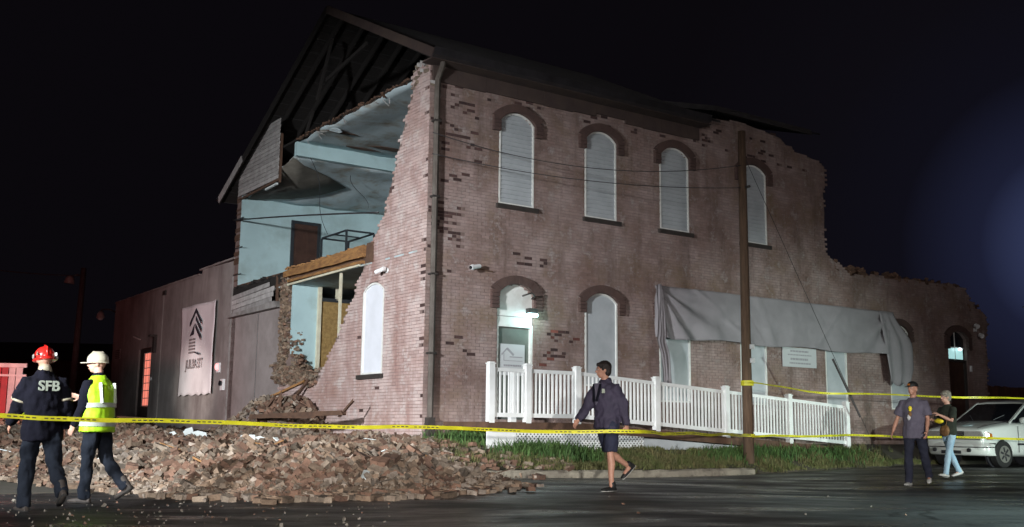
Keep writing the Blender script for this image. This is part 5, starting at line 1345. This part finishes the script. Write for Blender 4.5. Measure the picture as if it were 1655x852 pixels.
hoop(.19, 'reflective_band', .010); hoop(-.03, 'reflective_band', .010)
for sg_ in (1, -1):
    b = MB(); b.bar(TO(-.168, .11 * sg_, .21), TO(-.150, .115 * sg_, .46), .045, .012, upv=(0, 1, 0)); b.obj('reflective_band', 'reflective', vest)
# man in shorts in front of the ramp
r3, TO, H, M3, arms, O, lg = person('dark haired man in a navy jacket and shorts walking in front of the ramp', (1.36, 14.95, .09), HX(-.80, -.60), 1.0,
    dict(lean=4, twist=6, legR=(-20, 42, -42), legL=(5, 6, 0), armR=(24, 14, 14, 8), armL=(-22, 12, 12, 4), head=-32, nod=3, hair='hair_dark', skin='skin', hairvol=.004, shoe='shoe_black', white_sole=True,
         top=dict(name='jacket', mat='navy_coat', vol=.024, sleeve='long', hem=-.11, collar=True, wr=.026), legs=dict(name='shorts', mat='shorts', vol=.016, len='short', wr=.016)))
b = MB(); b.prism([(-.052, .56), (.052, .56), (.022, .34), (-.008, .26)], .160, .190, lambda a, z, d: TO(d - .045 * (z > .5), a - .02, z - .03)); b.obj('t_shirt', 'tee_grey', r3, recalc=True)
b = MB(); b.box(-.018, -.012, -.03, .018, .012, .03, 0, 0, Matrix.Translation(TO(.150, .10, .42)) @ Euler((0, 0, .2)).to_matrix().to_4x4() @ Euler((0, 0, PI / 2)).to_matrix().to_4x4()); b.obj('badge', 'reflective', r3)
for sg_ in (1, -1):
    b = MB(); b.bar(TO(.140, -.02 + .062 * sg_, .52), TO(.192, -.02 + .020 * sg_, .28), .030, .022, upv=(1, 0, 0)); b.obj('lapel', 'navy', r3)
# man in the cap and grey t-shirt
r4, TO, H, M3, arms, O, lg = person('man in a black cap and grey t-shirt walking towards the street', (6.72, 17.65, .075), HX(-.55, -.84), .95,
    dict(lean=1, twist=0, legR=(6, 4, 0), legL=(-14, 22, -22), armR=(-4, 24, 22, 16), armL=(8, 12, 24, 0), head=-22, nod=0, hair='hair_grey', cap=1, hairback=0, skin='skin', shoe='shoe_white', belly=1,
         top=dict(name='t_shirt', mat='tee_grey', vol=.022, sleeve='short', hem=-.16, wr=.016), legs=dict(name='jeans', mat='jeans_dark', vol=.010, len='long', wr=.016)))
b = MB(); b.ball(H(-.008, 0, .045), (.108, .088, .088), 20, 0, M3, lo=-.1); cp_ = b.obj('cap', 'shoe_black', r4, smooth=True)
b = MB(); b.prism([(.06, -.07), (.15, -.055), (.175, 0), (.15, .055), (.06, .07)], .036, .044, lambda a, y_, d: H(a, y_, d - (a - .06) * .12)); b.obj('peak', 'shoe_black', cp_, recalc=True)
b = MB(); b.box(.098, -.022, .055, .104, .022, .085, 0, 0, Matrix.Translation(H(0, 0, 0)) @ M3.to_4x4()); b.obj('cap_badge', 'lens_amber', cp_)
b = MB(); b.ball(H(-.06, 0, -.02), (.045, .07, .045), 10, 0, M3); b.obj('hair', 'hair_grey', r4, smooth=True)
for (yy, zz, mm, sx) in ((-.025, .36, 'yellow_item', .034), (-.03, .27, 'bag_brown', .03), (-.055, .21, 'sign_white', .034)):
    b = MB(); b.ball(TO(.168, yy, zz), (.012, sx, .05), 8); b.obj('shirt_print', mm, r4, smooth=True)
# woman with the bag
r5, TO, H, M3, arms, O, lg = person('grey haired woman in black top and light jeans beside the capped man', (8.25, 20.0, .14), HX(-.93, -.36), .90,
    dict(lean=2, twist=0, legL=(19, 4, 6), legR=(-17, 12, -16), armL=(28, 14, 96, -34), armR=(20, 8, 80, -24), head=-6, nod=4, hair='hair_grey', hairvol=.012, hairdisp=.012, skin='skin_b', shoe='shoe_white',
         top=dict(name='top', mat='black_top', vol=.010, sleeve='short', hem=-.08, wr=.012), legs=dict(name='jeans', mat='jeans_light', vol=.0, len='long', wr=.008)))
for nm, mm, c_, r_, lb in (('yellow_bundle', 'yellow_item', (.26, .02, .22), (.07, .12, .05), 'yellow bundle held in the arms of the grey haired woman'), ('shoulder_bag', 'bag_brown', (.20, .10, .02), (.06, .13, .12), 'brown shoulder bag held against the grey haired woman')):
    b = MB(); b.ball(TO(*c_), r_, 12); 
    if nm == 'shoulder_bag': b.tube([TO(.19, .12, .1), TO(.12, .13, .3), TO(-.02, .12, .53)], .010, 6)
    o = remesh(b, nm, mm, None, .014, 2, .012, 12); o.matrix_world = Matrix.Translation(r5.location) @ Matrix.Rotation(r5.rotation_euler[2], 4, 'Z') @ Matrix.Scale(.9, 4); tag(o, lb, 'bag' if 'bag' in nm else 'bundle')

# ------------------------------------------------------------------ parked car
cz = .15
car = thing('parked_car', 'white rounded minivan parked nose out at the right edge of the road', 'car', W(15.75, -3.0, cz), BANG + PI - .10)
secs = [  # x, zbottom, zside, ztop, half width
    (2.14, .42, .78, .86, .70), (2.11, .36, .84, .925, .80), (2.0, .30, .88, .97, .86), (1.7, .26, .92, 1.03, .89), (1.2, .24, .96, 1.10, .91), (.85, .22, .99, 1.14, .92), (.2, .22, 1.0, 1.14, .92),
    (-1.0, .22, 1.02, 1.14, .92), (-2.2, .26, 1.02, 1.14, .90), (-2.55, .34, .98, 1.08, .82)]
def carloft(secs, nm, m, par, fn):
    b = MB(); n = None
    for sct in secs:
        pr = fn(*sct); n = len(pr)
        for p in pr: b.v.append(p)
    for i in range(len(secs) - 1):
        for j in range(n): b.f.append((i * n + j, i * n + (j + 1) % n, (i + 1) * n + (j + 1) % n, (i + 1) * n + j)); b.m.append(0)
    b.f.append(tuple(reversed(range(n)))); b.f.append(tuple((len(secs) - 1) * n + j for j in range(n))); b.m += [0, 0]
    o = b.obj(nm, m, par, recalc=True); return o
def lower(x, zb, zs, zt, w):
    h = [(0, zb), (w * .86, zb), (w * .97, zb + .10), (w * 1.0, (zb + zs) / 2), (w * .98, zs), (w * .90, zs + (zt - zs) * .55), (w * .62, zt - .01), (w * .3, zt + .005), (0, zt + .01)]
    return [(x, y, z) for y, z in h] + [(x, -y, z) for y, z in reversed(h[1:-1])]
body = carloft(secs, 'body', 'car_paint', car, lower)
ss = body.modifiers.new('s', 'SUBSURF'); ss.levels = ss.render_levels = 2
dg = bpy.context.evaluated_depsgraph_get(); me = bpy.data.meshes.new_from_object(body.evaluated_get(dg)); body.modifiers.clear(); body.data = me
cut = MB()
for sy in (1, -1):
    for xw in (1.4, -1.45): cut.tube([(xw, sy * .62, .30), (xw, sy * 1.1, .30)], .37, 28)
co = cut.obj('cut', 'car_trim', car, recalc=True); boolean(body, co); body.data.polygons.foreach_set('use_smooth', [True] * len(body.data.polygons))
def glass(x, z, w): return [(x, w, 1.09), (x, w, 1.09), (x, w, z), (x, -w, z), (x, -w, 1.09)]
gs = [(.98, 1.12, .78), (.72, 1.28, .77), (.25, 1.56, .70), (.05, 1.60, .68), (-1.9, 1.60, .68), (-2.4, 1.12, .72)]
def gl_(x, z, w): zz = 1.08; return [(x, 0, zz), (x, w + .06 * (1.6 - z) / .5, zz), (x, w, z), (x, w * .5, z + .012), (x, -w * .5, z + .012), (x, -w, z), (x, -w - .06 * (1.6 - z) / .5, zz)]
g_ = carloft(gs, 'windscreen', 'glass_dark', car, gl_)
rf = [(.22, 1.565, .71), (.0, 1.61, .70), (-.9, 1.63, .70), (-1.95, 1.60, .70)]
ro_ = carloft(rf, 'roof', 'car_paint', car, lambda x, z, w: [(x, -w, z - .02), (x, w, z - .02), (x, w, z + .02), (x, w * .6, z + .055), (x, -w * .6, z + .055), (x, -w, z + .02)])
for sy in (1, -1):
    MB().bar((1.0, .80 * sy, 1.08), (.16, .70 * sy, 1.60), .05, .05).obj('pillar', 'car_paint', car)
    MB().bar((-.45, .84 * sy, 1.08), (-.40, .705 * sy, 1.60), .07, .04).obj('pillar', 'car_trim', car)
    MB().bar((-1.6, .84 * sy, 1.08), (-1.7, .70 * sy, 1.60), .10, .04).obj('pillar', 'car_paint', car)
    b = MB(); b.ball((.78, 1.02 * sy, 1.14), (.06, .11, .08), 12); b.obj('mirror', 'car_paint', car, smooth=True)
    b = MB(); b.tube([(2.0, .55 * sy, .56), (1.9, .86 * sy, .56), (1.75, .925 * sy, .56)], .018, 6); b.obj('trim', 'car_trim', car)
    b = MB(); b.box(.9, .912 * sy, .53, -1.0, .935 * sy, .58); b.obj('trim', 'car_trim', car)
    b = MB(); b.bar((.86, .917 * sy, .35), (.86, .917 * sy, 1.0), .008, .012); b.obj('door_gap', 'car_trim', car)
    b = MB(); b.box(-.1, .918 * sy, .80, .08, .945 * sy, .83); b.obj('door_handle', 'car_paint', car)
    for xw in (1.4, -1.45):
        wh = MB(); wh.tube([(xw, sy * .70, .31), (xw, sy * .72, .31), (xw, sy * .88, .31), (xw, sy * .90, .31)], [.29, .325, .325, .29], 30)
        wo_ = wh.obj('wheel', 'rubber', car, smooth=False)
        b = MB(); b.tube([(xw, sy * .895, .31), (xw, sy * .908, .31)], .205, 26); b.obj('rim', 'alloy', wo_)
        b = MB()
        for k in range(6):
            a = k * PI / 3 + .3; b.bar((xw + .05 * math.cos(a), sy * .909, .31 + .05 * math.sin(a)), (xw + .17 * math.cos(a), sy * .909, .31 + .17 * math.sin(a)), .006, .05, upv=(0, 1, 0) if 0 else (-math.sin(a), 0, math.cos(a)))
        b.obj('rim_recess', 'car_trim', wo_)
        b = MB(); b.tube([(xw, sy * .908, .31), (xw, sy * .925, .31)], .04, 12); b.obj('hub_cap', 'chrome', wo_)
        b = MB(); b.tube([(xw, sy * .60, .32), (xw, sy * .66, .32)], .36, 22); b.obj('wheel_well', 'car_trim', car)
    b = MB(); b.prism([(.36, .66), (.76, .64), (.82, .76), (.78, .86), (.36, .86)], 2.04, 2.15, lambda a, z, d: (d - .10 * max(0, a - .3) ** 1.0 * 1.1 + .02, a * sy, z)); hl = b.obj('headlight', 'lens_clear', car, recalc=True)
    for yy in (.45, .60): b = MB(); b.tube([(2.08 - yy * .08, yy * sy, .76), (2.115 - yy * .08, yy * sy, .76)], .065, 14); b.obj('reflector', 'chrome', hl, smooth=True)
    b = MB(); b.prism([(.765, .65), (.90, .66), (.89, .80), (.83, .84)], 1.97, 2.09, lambda a, z, d: (d - .9 * max(0, a - .72), a * sy, z)); b.obj('indicator', 'lens_amber', car, recalc=True)
    b = MB(); b.tube([(2.17, .50 * sy, .40), (2.215, .50 * sy, .40)], .05, 14); b.obj('fog_light', 'car_trim', car)
b = MB(); b.box(2.06, -.33, .68, 2.165, .33, .86); gr = b.obj('grille', 'car_trim', car)
for zz in (.685, .725, .77, .81, .85):
    MB().box(2.166, -.33, zz, 2.18, .33, zz + .012).obj('grille_bar', 'chrome', gr)
MB().box(2.167, -.012, .68, 2.185, .012, .868).obj('grille_bar', 'chrome', gr)
bp = [(-.93, 1.78), (-.88, 1.98), (-.70, 2.12), (-.35, 2.20), (0, 2.22), (.35, 2.20), (.70, 2.12), (.88, 1.98), (.93, 1.78)]
b = MB(); pz_ = [(-.10, .26), (-.01, .29), (0, .42), (-.005, .54), (-.05, .585), (-.14, .59)]
for (y, x) in bp:
    for (dx_, z) in pz_: b.v.append((x + dx_, y * (1 + dx_ * .15), z))
n = len(pz_)
for i in range(len(bp) - 1):
    for j in range(n - 1): b.f.append((i * n + j, (i + 1) * n + j, (i + 1) * n + j + 1, i * n + j + 1)); b.m.append(0)
o = b.obj('bumper', 'car_paint', car, smooth=True, recalc=True); s = o.modifiers.new('s', 'SOLIDIFY'); s.thickness = .02; s2 = o.modifiers.new('ss', 'SUBSURF'); s2.levels = s2.render_levels = 2
b = MB(); pts = [(x + .012, y, .475) for (y, x) in bp]; b.tube(pts, (.014), 6); b.obj('bumper_strip', 'car_trim', car)
b = MB(); b.tube([(2.05, .66, .935), (1.6, .72, 1.035), (1.0, .74, 1.10)], .006, 5); b.obj('hood_seam', 'car_trim', car)
b = MB(); b.tube([(2.05, -.66, .935), (1.6, -.72, 1.035), (1.0, -.74, 1.10)], .006, 5); b.obj('hood_seam', 'car_trim', car)
MB().box(2.205, -.28, .31, 2.228, .28, .39).obj('air_intake', 'car_trim', car)
for sy in (1, -1): MB().bar((1.02, .06 + .3 * sy, 1.15), (.78, .5 * sy, 1.275), .015, .012).obj('wiper', 'car_trim', car)
